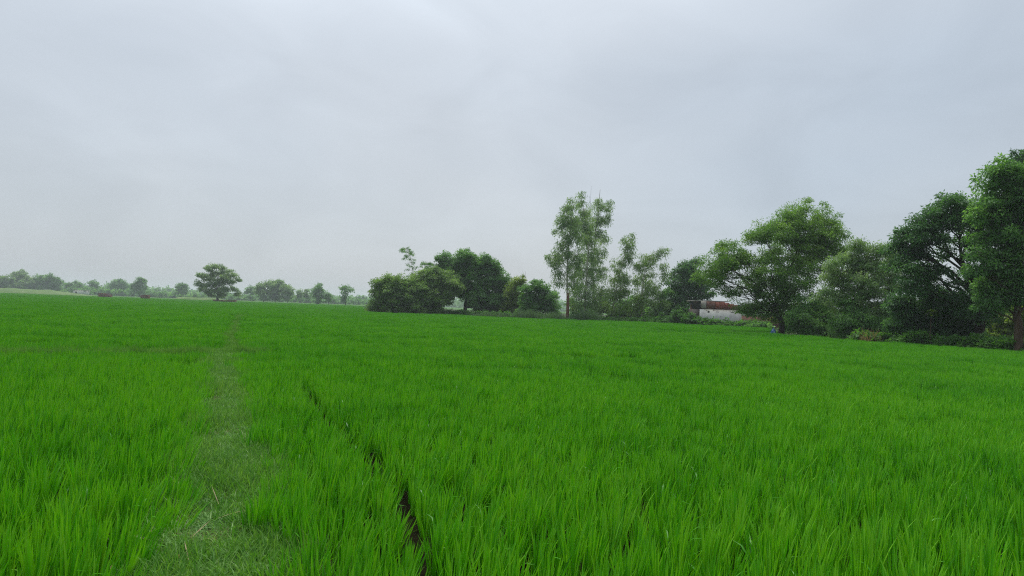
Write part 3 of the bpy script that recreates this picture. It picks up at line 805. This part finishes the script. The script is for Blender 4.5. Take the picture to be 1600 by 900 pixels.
make_tree('shrub', 'dark understorey bush between the slender trees', 'shrub', 985, 99,
    [(944, 476, 10), (958, 484, 11), (978, 480, 11), (994, 488, 11), (1012, 488, 11), (968, 492, 9), (938, 486, 8)], M['leaf_deep'], 'bark_dark', 0.10, leaf=0.26, clump=0.55, dens=5, per=36, seed=36, fork=0.3)
make_tree('shrub', 'small bush behind the reddish trunk of the tallest slender tree', 'shrub', 905, 103,
    [(896, 474, 8), (908, 480, 9), (922, 482, 9), (900, 486, 7)], M['leaf_deep'], 'bark_dark', 0.08, leaf=0.26, clump=0.5, dens=4, per=30, seed=37, fork=0.3)

# -- the grove in the middle
make_tree('broadleaf_tree', 'dense dark domed tree with three bumps on top in the middle grove', 'tree', 727, 109,
    [(693, 406, 11), (704, 418, 12), (727, 402, 12), (716, 412, 11), (740, 408, 10), (760, 410, 11), (770, 420, 10), (712, 446, 13), (700, 430, 11), (735, 422, 16), (756, 428, 15), (712, 432, 14), (740, 442, 16), (774, 438, 13), (788, 446, 12), (762, 452, 16), (792, 458, 12), (745, 464, 14),
     (728, 458, 12), (772, 470, 14), (800, 470, 12), (756, 478, 11), (786, 482, 11), (806, 462, 10), (812, 478, 9)],
    M['leaf_deep'], 'bark_dark', 0.34, leaf=0.27, clump=0.62, dens=5.6, per=40, seed=41, grow=1.16, trunk_path=[(727, 478), (730, 462), (733, 440), (732, 420)])
make_tree('broadleaf_tree', 'rounded light green tree left of the dark domed tree', 'tree', 672, 104,
    [(654, 438, 11), (672, 432, 12), (690, 434, 12), (704, 442, 11), (660, 450, 14), (682, 450, 14), (700, 456, 11), (650, 464, 13), (668, 468, 14), (686, 470, 11), (660, 480, 11), (678, 482, 10), (714, 450, 7), (698, 470, 5)],
    M['leaf_olive'], 'bark_dark', 0.2, leaf=0.27, clump=0.6, dens=6.0, per=38, seed=42, grow=1.16, fork=0.3)
make_tree('broadleaf_tree', 'low rounded tree at the left end of the middle grove', 'tree', 614, 102,
    [(596, 440, 9), (608, 442, 11), (622, 442, 10), (590, 452, 9), (604, 456, 12), (622, 458, 13), (640, 450, 12), (638, 464, 13), (594, 468, 11), (612, 474, 12), (632, 478, 11), (592, 480, 8), (650, 480, 9), (584, 480, 7)],
    M['leaf_olive'], 'bark_dark', 0.18, leaf=0.26, clump=0.6, dens=6.0, per=38, seed=43, grow=1.16, fork=0.3)
make_tree('shrub', 'yellowish green bushy tree at the right flank of the dark domed tree', 'tree', 806, 105,
    [(812, 438, 7), (804, 446, 8), (814, 450, 6), (798, 460, 9), (810, 466, 9), (800, 478, 9), (814, 480, 9)], M['leaf_yellow'], 'bark_dark', 0.09, leaf=0.25, clump=0.5, dens=3.4, per=32, seed=44, grow=1.25, fork=0.3)
make_tree('shrub', 'rounded dark bush at the right end of the middle grove', 'shrub', 846, 99,
    [(841, 444, 8), (832, 452, 9), (850, 452, 9), (842, 462, 12), (858, 464, 9), (828, 468, 10), (852, 476, 11), (836, 480, 11), (866, 476, 6), (864, 486, 7), (824, 452, 8), (820, 468, 9), (822, 484, 8)], M['leaf_deep'], 'bark_dark', 0.10, leaf=0.25, clump=0.5, dens=3.4, per=34, seed=45, grow=1.16, fork=0.35)
make_tree('shrub', 'dark hollow thicket behind the trunk of the domed tree', 'shrub', 760, 113,
    [(744, 474, 10), (762, 470, 12), (780, 476, 11), (752, 482, 9), (770, 484, 9)], M['leaf_dark'], 'bark_dark', 0.08, leaf=0.27, clump=0.55, dens=5, per=36, seed=46, fork=0.3)
def bamboo(px, Y, path, label, seed):
    rng = np.random.default_rng(seed)
    b = gpt(px, Y)
    t = thing('bamboo', b, label, 'bamboo')
    P = np.concatenate([[(0, 0, 0)], [np.array(at(x, y, Y) - b) for x, y in path]])
    u = np.linspace(0, len(P) - 1, 30)
    P = np.stack([np.interp(u, np.arange(len(P)), P[:, k]) for k in range(3)], -1)
    m = MB(); m.tube(P, np.linspace(0.045, 0.008, 30), 6); m.build('culm', M['culm'], t, smooth=True)
    C = []
    br = MB()
    for k in range(10, 30):
        for _ in range(3):
            d = rng.normal(0, 1, 3); d[2] = rng.uniform(-0.1, 0.5); d /= np.linalg.norm(d)
            e = P[k] + d * rng.uniform(0.3, 1.15)
            br.tube([P[k], (P[k] + e) / 2 + [0, 0, 0.08], e], [0.012, 0.009, 0.005], 3)
            C.append((*e, 0.22))
    br.build('branch', M['culm'], t)
    me, _ = crown_mesh(rng, C[::2], 0.20, 0.4, 4, 0.30, mat=M['leaf_deep'], aspect=0.2, droop=0.8, under=1.0)
    link('crown', me, t)
bamboo(648, 108, [(648, 450), (645, 425), (642, 405), (638, 394), (631, 389)], 'tall feathery bamboo plume rising above the middle grove', 51)
bamboo(664, 109, [(664, 455), (664, 430), (664, 415), (669, 411)], 'short bamboo tip just left of the dark dome', 52)
# bare twigs above the grove and the slender trees
def bare_twig(px0, py0, px1, py1, Y, label, seed):
    rng = np.random.default_rng(seed)
    b = gpt(px0, Y)
    t = thing('bare_sapling', b, label, 'sapling')
    P = curve_pts((0, 0, 0), np.array(at(px1, py1, Y) - b), 9, 0, rng, 0.006)
    m = MB(); m.tube(P, np.linspace(0.035, 0.010, 9), 5); m.build('stem', M['bark_brown'], t)
    for k in (5, 6, 7):
        m = MB(); d = rng.normal(0, 0.35, 3); d[2] = 0.7
        m.tube([P[k], P[k] + d * 0.6, P[k] + d * 1.2 + [0, 0, 0.2]], [0.014, 0.010, 0.007], 4); m.build('twig', M['bark_brown'], t)
bare_twig(822, 490, 821, 424, 104, 'thin bare stem sticking up at the right flank of the domed tree', 53)
bare_twig(925, 490, 924, 291, 103, 'bare thin stem above the tall slender trees', 54)
bare_twig(1326, 520, 1330, 374, 55, 'bare twiggy stem above the loose grey-green tree', 55)

# -- the lone spreading tree on the plain
make_tree('spreading_tree', 'lone spreading tree standing on the plain left of the path', 'tree', 340, 222,
    [(335, 416, 6), (326, 420, 6), (345, 418, 6), (356, 424, 7), (368, 429, 6), (315, 430, 6), (322, 434, 8), (338, 428, 9), (352, 434, 9), (311, 444, 6), (324, 445, 9), (340, 442, 10), (358, 440, 8), (371, 437, 5), (318, 452, 6), (334, 455, 9), (350, 452, 8), (364, 452, 7), (372, 459, 5), (345, 461, 6), (326, 460, 5)],
    M['leaf_grey'], 'bark_dark', 0.42, leaf=0.42, clump=0.75, dens=3.6, per=26, seed=61, aspect=0.35, fork=0.3, flat=0.6, twigs=False)

# -- far trees, one by one
def far_tree(name, label, px, Y, lobes, mat, seed, group=None, bark='bark_dark', r=0.25, **kw):
    a = dict(leaf=0.85, clump=1.3, dens=4.2, per=20, twigs=False, fork=0.35)
    a.update(kw)
    Y *= 1.35
    return make_tree(name, label, 'tree', px, Y, lobes, M[mat], bark, r, seed=seed, limbs=[0] if len(lobes) < 6 else [0, 1, 2], group=group, **a)
far_tree('far_tree', 'left tree of the rounded distant grove right of the lone spreading tree', 412, 285, [(408, 449, 7), (417, 446, 7), (405, 456, 6), (414, 457, 7), (410, 464, 6)], 'leaf_grey', 71)
far_tree('far_tree', 'middle tree of the rounded distant grove right of the lone spreading tree', 430, 290, [(426, 443, 6), (436, 443, 7), (430, 451, 8), (424, 457, 7), (438, 456, 8), (431, 464, 7)], 'leaf_grey', 72)
far_tree('far_tree', 'right tree of the rounded distant grove right of the lone spreading tree', 449, 286, [(445, 449, 6), (452, 453, 6), (447, 458, 7), (454, 461, 5), (446, 466, 5)], 'leaf_grey', 73)
far_tree('far_tree', 'thin small tree between the lone spreading tree and the distant grove', 391, 330, [(391, 451, 4), (388, 457, 4), (394, 458, 4), (391, 464, 3)], 'leaf_deep', 74)
far_tree('far_tree', 'leafy distant tree right of the rounded grove, the taller of its pair', 497, 262, [(498, 449, 6), (492, 455, 5), (503, 455, 5), (495, 462, 6), (501, 464, 6), (498, 470, 4)], 'leaf_deep', 75)
far_tree('far_tree', 'short bushy distant tree beside the taller one of its pair', 513, 264, [(511, 462, 4), (517, 463, 4), (514, 468, 4)], 'leaf_deep', 76)
far_tree('far_tree', 'small two-headed tree standing alone left of the middle grove', 540, 250, [(536, 450, 4), (541, 449, 4), (547, 453, 4), (539, 458, 4), (541, 465, 4), (536, 467, 3)], 'leaf_deep', 77)
far_tree('far_tree', 'dense far tree between the two distant brick stacks', 218, 345, [(217, 438, 5), (223, 440, 4), (212, 445, 5), (219, 447, 6), (225, 449, 4), (213, 452, 5), (220, 455, 5)], 'leaf_deep', 78)
far_tree('far_tree', 'round topped far tree left of the lone spreading tree', 284, 345, [(280, 448, 5), (287, 447, 5), (284, 453, 6), (279, 455, 4), (290, 454, 4)], 'leaf_deep', 79)
far_tree('far_tree', 'far tree with a flat top poking above the treeline left of the brick stacks', 147, 400, [(147, 441, 3.5), (142, 443, 3), (150, 443, 3), (147, 449, 5), (153, 450, 5)], 'leaf_deep', 80)
far_tree('far_tree', 'narrow far tree left of the pale hut', 108, 385, [(108, 445, 4.5), (105, 450, 4.5), (111, 451, 4)], 'leaf_deep', 81)
far_tree('far_tree', 'rounded far tree just above the pale hut', 121, 390, [(120, 443, 4.5), (124, 446, 4), (118, 449, 4), (122, 451, 4)], 'leaf_deep', 82)
far_tree('far_tree', 'pale leafy far tree at the left picture edge above the grass bank', 8, 352, [(2, 437, 8), (12, 437, 7), (-8, 438, 8), (6, 445, 9), (16, 446, 7), (-6, 447, 8)], 'leaf_grey', 83)
far_tree('far_tree', 'tallest far tree above the grass bank at the left', 32, 358, [(24, 430, 6), (34, 428, 6), (28, 437, 9), (40, 436, 8), (34, 445, 9), (46, 443, 7), (22, 445, 7)], 'leaf_grey', 84)
far_tree('far_tree', 'wide dark far tree at the right part of the grass bank', 73, 365, [(60, 436, 6), (72, 433, 6), (82, 435, 6), (66, 443, 8), (78, 443, 8), (90, 442, 7), (58, 446, 7), (86, 448, 6)], 'leaf_deep', 85)
far_tree('far_tree', 'broad far tree behind the left brick stack', 186, 420, [(182, 443, 6), (190, 442, 6), (176, 448, 5), (196, 447, 5), (186, 451, 7), (170, 452, 4)], 'leaf_deep', 86)
far_tree('far_tree', 'pair-headed slim far tree right of the rounded distant grove', 469, 320, [(468, 456, 4), (471, 461, 4), (466, 464, 4)], 'leaf_grey', 87)
far_tree('far_tree', 'pointed slim far tree left of the taller leafy one', 478, 322, [(479, 455, 3), (477, 460, 4), (481, 464, 4)], 'leaf_grey', 88)

# bushes and scrub joining the far trees
def far_scrub():
    rng = np.random.default_rng(92)
    lobes = []
    for x in np.arange(-120, 575, 3.2):
        Y = 500 + rng.uniform(-15, 15)
        top = hor(x) - (13 if x < 100 else 9 if x < 250 else 6) * rng.uniform(0.5, 1.1)
        r = rng.uniform(2.4, 4.0)
        y = top + r
        while y < hor(x) + 2:
            p = at(x, y, Y); lobes.append((p.x, p.y, p.z, r * Y / F_PX)); y += r * 1.2
    me, _ = crown_mesh(rng, lobes, 1.4, 1.6, 12, 1.3, mat=M['leaf_deep'], name='far_scrub', aspect=0.5)
    tag(link('far_scrub', me), 'hazy scrub joining the far trees at the left horizon', 'scrub', kind='stuff')
far_scrub()
# the far hazy wood that closes the plain
def treeline():
    rng = np.random.default_rng(91)
    tops_x = [-300, 0, 20, 50, 90, 105, 135, 160, 190, 205, 230, 265, 300, 340, 400, 470, 520, 560, 566, 575, 620, 800, 1100, 1400, 1800, 2100]
    tops_y = [434, 438, 435, 436, 439, 444, 445, 446, 443, 446, 448, 450, 453, 456, 458, 461, 462, 463, 460, 464, 463, 468, 479, 490, 504, 516]
    lobes = []
    x = -300.0
    while x < 2100:
        Y = 760 + rng.uniform(-70, 70)
        s = Y / F_PX
        top = np.interp(x, tops_x, tops_y) + rng.normal(0, 1.3)
        r = rng.uniform(4.5, 7)
        y = top + r
        while y < hor(x) + 2:
            p = at(x + rng.uniform(-2, 2), y, Y + rng.uniform(-8, 8))
            lobes.append((p.x, p.y, p.z, r * s))
            y += r * 1.05
        x += rng.uniform(3.5, 6.5)
    me, _ = crown_mesh(rng, lobes, 2.6, 2.2, 12, 2.3, mat=M['leaf_deep'], name='distant_treeline', aspect=0.5)
    tag(link('distant_treeline', me), 'hazy blue-green wood along the whole horizon', 'wood', kind='stuff')
treeline()

# ------------------------------------------------------------------ the ruined building and walls
YB = 84.0
sb = YB / F_PX
def ruin():
    b = gpt(1093, YB)
    t = thing('ruined_building', b, 'ruined flat-roofed building with flaking white plaster and exposed red brick', 'building')
    def X(px): return (gpt(px, YB) - b).x
    def Z(py, px=1120): return (at(px, py, YB)).z
    x1 = X(1158)
    zl = Z(484); zu = Z(471.5)
    D = 4.6
    # white lower front, built from the corner, with a course that stands a little proud
    m = MB(); m.box((x1 / 2, 0.115, zl / 2), (x1, 0.23, zl)); m.build('plaster_wall', M['limewash'], t)
    m = MB(); m.box((x1 / 2 + 0.25, 0.0, zl + 0.02), (x1 - 0.5, 0.30, 0.05)); m.build('ledge', M['slab'], t)
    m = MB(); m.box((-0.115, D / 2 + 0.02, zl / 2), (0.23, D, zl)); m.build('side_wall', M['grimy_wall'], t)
    ub = X(1103.5)
    xe = X(1147)
    for k, (cut, mt) in enumerate(((0.02, 'brick_old'), (0.0, 'brick_old'), (0.06, 'brick'), (0.0, 'brick'), (0.10, 'brick'), (0.22, 'brick'))):
        w = (xe - ub) / 6
        m = MB(); m.box((ub + (k + 0.5) * w, 0.25 + 0.012 * (k % 2), (zl + zu - cut) / 2 + 0.02), (w - 0.002, 0.23, zu - zl - cut)); m.build('brickwork', M[mt], t)
    m = MB(); m.box((X(1146.5) + 0.35, 0.27, zl + 0.35), (0.75, 0.23, 0.62)); m.build('broken_brickwork', M['brick_old'], t)
    m = MB(); m.box((X(1099.5), 0.22, (zl + zu) / 2 + 0.08), (ub - X(1095.5) - 0.01, 0.25, zu - zl - 0.1)); m.build('plaster_patch', M['old_plaster'], t)
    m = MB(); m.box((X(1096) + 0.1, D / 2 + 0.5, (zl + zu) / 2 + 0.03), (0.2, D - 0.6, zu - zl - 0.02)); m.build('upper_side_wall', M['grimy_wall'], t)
    m = MB(); m.box((x1 / 2 - 0.9, D / 2 + 0.3, zu + 0.07), (x1 - 1.1, D + 0.1, 0.10), 0.015); m.build('roof_slab', M['slab'], t)
    m = MB(); m.box((x1 / 2, D - 0.1, zl / 2 + 0.3), (x1 - 0.05, 0.2, zl + 0.6)); m.box((x1 - 0.2, D / 2 + 0.1, zl / 2), (0.2, D - 0.6, zl - 0.02)); m.build('back_wall', M['brick_old'], t)
    for px, py, w, h in ((1107, 487, 0.22, 0.20), (1121, 487.5, 0.36, 0.07), (1144, 488, 0.34, 0.09), (1122, 500, 0.3, 0.06)):
        m = MB(); m.box((X(px), -0.006, Z(py, px)), (w, 0.03, h), 0.012); m.build('hole_shade', M['dark'], t)  # dark blocks set on the solid wall, a hole's shade put into their colour
ruin()
def wall(px0, px1, Y0, Y1, py_top, label, seed, h=None, mat='brick_old'):
    rng = np.random.default_rng(seed)
    a, c = gpt(px0, Y0), gpt(px1, Y1)
    t = thing('brick_wall', a, label, 'wall')
    L_ = (c - a).length
    t.rotation_euler.z = math.atan2(c.y - a.y, c.x - a.x)
    h = h or at(px0, py_top, Y0).z
    m = MB(); m.box((L_ / 2, 0, h * 0.42), (L_, 0.23, h * 0.84)); m.build('masonry', M[mat], t)
    x = 0
    while x < L_ - 0.1:                       # the broken top: lengths of brickwork of different height
        w = min(rng.uniform(0.4, 1.1), L_ - x)
        hh = rng.integers(1, 5) * 0.085 * h / 1.6
        m = MB(); m.box((x + w / 2, 0.003, h * 0.84 + hh / 2), (w - 0.004, 0.22, hh)); m.build('broken_course', M[mat], t)
        x += w
wall(1159, 1235, 83, 80, 490, 'low crumbling brick wall joined to the ruin behind the bright tree', 3)
wall(1550, 1640, 60, 56, 496, 'distant pinkish brick wall seen left of the right edge trunk', 4)
# distant stacks of bricks and the pale hut
def brick_stack(px0, px1, Y, h, label, seed):
    rng = np.random.default_rng(seed)
    a, c = gpt(px0, Y), gpt(px1, Y)
    t = thing('brick_stack', (a + c) / 2, label, 'brick stack', 'brick stacks on the far plain')
    w = (c - a).length
    n = 5
    for k in range(4):
        for j in range(n):
            if k == 3 and rng.uniform() < 0.4: continue
            m = MB()
            m.box((-w / 2 + (j + 0.5) * w / n + rng.normal(0, 0.04), rng.normal(0, 0.06), h * (k + 0.5) / 4 + 0.3), (w / n - 0.05, 1.3, h / 4 - 0.02))
            m.build('brick_course', M['brick' if (j + k) % 3 else 'brick_old'], t)
    m = MB(); m.box((0, 0, 0.15), (w + 0.2, 1.6, 0.30)); m.build('base', M['bund'], t)
brick_stack(155, 174, 250, 1.25, 'left of the two low red brick stacks far across the field', 5)
brick_stack(221, 233, 240, 1.2, 'right of the two low red brick stacks far across the field', 6)
brick_stack(334, 369, 226, 0.55, 'low long heap of red bricks at the foot of the lone spreading tree', 7)
def hut():
    b = gpt(127, 375)
    t = thing('hut', b, 'small pale flat hut below the far treeline at left', 'hut')
    m = MB(); m.box((0, 0, 1.35), (6.2, 4, 2.7)); m.build('wall', M['limewash'], t)
    m = MB(); m.box((0.2, 0, 2.8), (6.9, 4.6, 0.2)); m.build('roof', M['slab'], t)
    m = MB(); m.box((-1.5, -2.0, 1.0), (0.9, 0.06, 2.0)); m.build('door', M['dark'], t)
hut()

# ------------------------------------------------------------------ growth along the field edge
def shrub(px, Y, w_px, top_px, label, mat, seed, leaf=0.2, name='shrub', per=30, cat='shrub', dens=4.0):
    rng = np.random.default_rng(seed)
    base_py = hor(px) + 1.5 * F_PX / Y
    n = max(4, int(w_px / 5))
    lobes = []
    for k in range(n):
        u = (k + 0.5) / n * 2 - 1
        topy = base_py - (base_py - top_px) * (1 - 0.55 * u * u) * rng.uniform(0.85, 1.05)
        r = max(3.5, (base_py - topy) * 0.38)
        y = topy + r * 0.8
        while y < base_py:
            lobes.append((px + u * w_px / 2 + rng.uniform(-2, 2), y, r))
            y += r * 1.3
    return make_tree(name, label, cat, px, Y, lobes, M[mat], 'bark_dark', 0.04, leaf=leaf, clump=0.32, dens=dens * 0.55, per=per, seed=seed, fork=0.2, twigs=False, limbs=[0, 1], aspect=0.55, droop=0.3)
shrub(1072, 88, 40, 483, 'light green bush against the dark side of the ruin', 'leaf_weed', 101)
shrub(1040, 90, 36, 490, 'low green bush left of the one against the ruin', 'leaf_weed', 102)
shrub(1010, 92, 30, 494, 'low weedy bush under the right-leaning slender tree', 'leaf_weed', 103)
shrub(1080, 82, 20, 488, 'leafy bush hiding the dark side of the ruin', 'leaf_weed', 113)
shrub(1098, 82.5, 26, 495, 'small bush at the front left corner of the ruin', 'leaf_weed', 104)
shrub(1430, 41.5, 60, 520, 'leafy green weeds at the field edge left of the thin sapling', 'leaf_weed', 105, 0.17)
shrub(1385, 45, 40, 526, 'low weeds at the field edge behind the dry reeds', 'leaf_weed', 106, 0.17)
shrub(1495, 40, 60, 530, 'low weeds in the shade below the dark tree', 'leaf_weed', 107, 0.16)
shrub(1560, 38, 50, 531, 'low weeds left of the brown trunk at the right edge', 'leaf_weed', 108, 0.16)
shrub(1578, 50, 34, 478, 'yellowish bush seen behind the right edge trunk', 'leaf_yellow', 109, 0.2)
shrub(1555, 54, 34, 502, 'dull yellowish undergrowth before the distant pinkish wall', 'leaf_yellow', 110, 0.2)
shrub(1625, 37, 60, 532, 'weeds right of the brown trunk at the right edge', 'leaf_weed', 111, 0.16)
shrub(1185, 76, 40, 505, 'dark leafy weeds at the foot of the low brick wall', 'leaf_deep', 112, 0.2)
# broad-leaved weeds, nobody could count them
def weeds():
    rng = np.random.default_rng(120)
    lobes = []
    segs = [(690, 106, 870, 93.5, 0.9, 230), (930, 93.5, 1100, 86, 0.8, 230), (1095, 82, 1200, 77, 1.0, 230), (1335, 45.2, 1600, 36.2, 0.75, 300), (1600, 36.2, 1800, 34, 0.7, 120), (575, 104, 700, 107, 0.9, 90)]
    for px0, Y0, px1, Y1, h, n in segs:
        for _ in range(n):
            u = rng.uniform()
            p = gpt(px0 + (px1 - px0) * u, Y0 + (Y1 - Y0) * u + abs(rng.normal(0, 1.2)))
            hh = h * rng.uniform(0.4, 1.1)
            lobes.append((p.x, p.y, hh * 0.6, hh * 0.5))
    me, _ = crown_mesh(rng, lobes, 0.26, 1.0, 11, 0.22, mat=M['leaf_weed'], name='weeds', aspect=0.65, droop=0.1, fill=0.1)
    tag(link('weeds', me), 'leafy green weeds along the edge of the rice field', 'weeds', kind='stuff')
weeds()
# dark undergrowth that fills the space under the trees on the right
def undergrowth(name, label, pts, Y, seed, mat):
    rng = np.random.default_rng(seed)
    lobes = []
    for (px0, px1, top, n) in pts:
        for _ in range(n):
            px = rng.uniform(px0, px1)
            Yv = Y + rng.uniform(-3, 3)
            py = rng.uniform(top + 14 * math.sin(px * 0.11 + seed) + 8 * math.sin(px * 0.31), hor(px) + 1.2 * F_PX / Yv)
            p = at(px, py, Yv)
            lobes.append((p.x, p.y, p.z, rng.uniform(0.5, 1.0)))
    me, _ = crown_mesh(rng, lobes, 0.5, 2.2, 30, 0.24, mat=M[mat], name=name, aspect=0.45, droop=0.4)
    tag(link(name, me), label, 'undergrowth', kind='stuff')
undergrowth('undergrowth', 'dark undergrowth under and behind the trees at the right', [(1235, 1400, 488, 60), (1400, 1560, 480, 75), (1600, 1760, 470, 40)], 60, 121, 'leaf_deep')
undergrowth('undergrowth', 'undergrowth behind the slender trees and the middle grove', [(575, 690, 462, 24), (735, 870, 470, 30), (895, 1080, 468, 45)], 122, 122, 'leaf_deep')
# tall reedy grass beside the slender trees
def reeds(px0, px1, Y, h, n, label, seed, mat='reed', lean=0.18, cat='tall grass', name='tall_grass', w=0.035):
    rng = np.random.default_rng(seed)
    a, c = gpt(px0, Y), gpt(px1, Y)
    o = (a + c) / 2
    base = np.zeros((n, 3))
    base[:, 0] = rng.uniform(-0.5, 0.5, n) * (c - a).length
    base[:, 1] = rng.uniform(-1, 1, n)
    env = 1 - 0.45 * (np.abs(base[:, 0]) / ((c - a).length / 2)) ** 2
    V, Fc, t = blades(base, h * env * rng.uniform(0.5, 1.1, n), w * rng.uniform(0.7, 1.3, n), rng.uniform(0, 6.28, n), np.abs(rng.normal(lean, 0.14, n)), np.abs(rng.normal(0.45, 0.35, n)), 4, np.clip(rng.normal(0.5, 0.22, n), 0, 1), rng.normal(0, 0.8, n))
    tag(link(name, np_mesh(name, V, Fc, M[mat], t), loc=o), label, cat)
reeds(890, 938, 90, 2.0, 900, 'tall bluish grass right of the reddish trunk', 131)
reeds(846, 886, 91, 1.35, 600, 'tall grass left of the reddish trunk', 132)
reeds(800, 850, 93.5, 1.7, 800, 'tall bluish grass before the right end bush of the grove', 133)
reeds(740, 800, 96, 1.0, 600, 'shorter grass before the dark domed tree', 134)
reeds(1342, 1376, 44.6, 1.15, 300, 'dry straw-coloured reeds at the field edge', 135, 'dry', 0.35, 'reeds', 'dry_reeds', 0.022)
def sapling():
    rng = np.random.default_rng(140)
    Y = 40.8
    b = gpt(1454, Y)
    t = thing('sapling', b, 'thin pale sapling with an umbrella of yellowish leaves before the dark thicket', 'sapling')
    top = np.array(at(1455, 493, Y) - b)
    m = MB(); m.tube(curve_pts((0, 0, 0), top, 8, 0, rng, 0.006), np.linspace(0.028, 0.015, 8), 7); m.build('stem', M['bark_brown'], t, smooth=True)
    for k in range(11):
        az = k / 11 * 6.28 + rng.normal(0, 0.2)
        n = 5
        base = np.tile(top + [0, 0, rng.uniform(-0.06, 0.04)], (n, 1))
        V, Fc, tt = blades(base, rng.uniform(0.35, 0.6, n), np.full(n, 0.15), az + rng.normal(0, 0.3, n), np.full(n, 0.55) + rng.normal(0, 0.25, n), np.full(n, 1.7), 4, np.clip(rng.normal(0.6, 0.2, n), 0, 1))
        link('leaf', np_mesh('leaf', V, Fc, M['leaf_yellow'], tt), t)
sapling()
# the small blue bundle at the foot of the leaning tree
def bundle():
    b = gpt(1209, 52.6, 0.0)
    t = thing('cloth_bundle', b, 'small blue and white cloth bundle on the field edge by the leaning trunk', 'bundle')
    n, m_ = 14, 9
    V, Q = [], []
    for i in range(m_):
        v = i / (m_ - 1)
        r = 0.24 * (math.sin(math.pi * min(v * 0.86 + 0.12, 1.0)) ** 0.55) * (1 - 0.35 * v)
        for j in range(n):
            a = j / n * 6.283
            rr = r * (1 + 0.13 * math.sin(a * 5 + v * 3) + 0.06 * math.sin(a * 9 - v * 7))
            V.append((rr * math.cos(a), rr * 0.8 * math.sin(a), 0.05 + 0.62 * v))
    for i in range(m_ - 1):
        for j in range(n):
            Q.append([i * n + j, i * n + (j + 1) % n, (i + 1) * n + (j + 1) % n, (i + 1) * n + j])
    link('sack', np_mesh('sack', V, [Q], M['blue_cloth'], smooth=True), t)
    k = MB(); k.tube([(0, 0, 0.62), (0.02, 0, 0.68), (0.05, 0, 0.74)], [0.035, 0.028, 0.07], 8); k.build('knot', M['blue_cloth'], t, smooth=True)
bundle()

# ------------------------------------------------------------------ the damp air
def haze():
    m = bpy.data.materials.new('haze')
    m.use_nodes = True
    nt = m.node_tree
    nt.nodes.clear()
    out = nt.nodes.new('ShaderNodeOutputMaterial')
    v = nt.nodes.new('ShaderNodeVolumePrincipled')
    v.inputs['Color'].default_value = (0.86, 0.93, 1.0, 1)
    v.inputs['Density'].default_value = 0.00042
    nt.links.new(v.outputs['Volume'], out.inputs['Volume'])
    b = MB()
    b.box((0, 1470, 9.25), (5300, 3100, 20.5))
    o = b.build('haze', m)
    tag(o, kind='stuff')
haze()
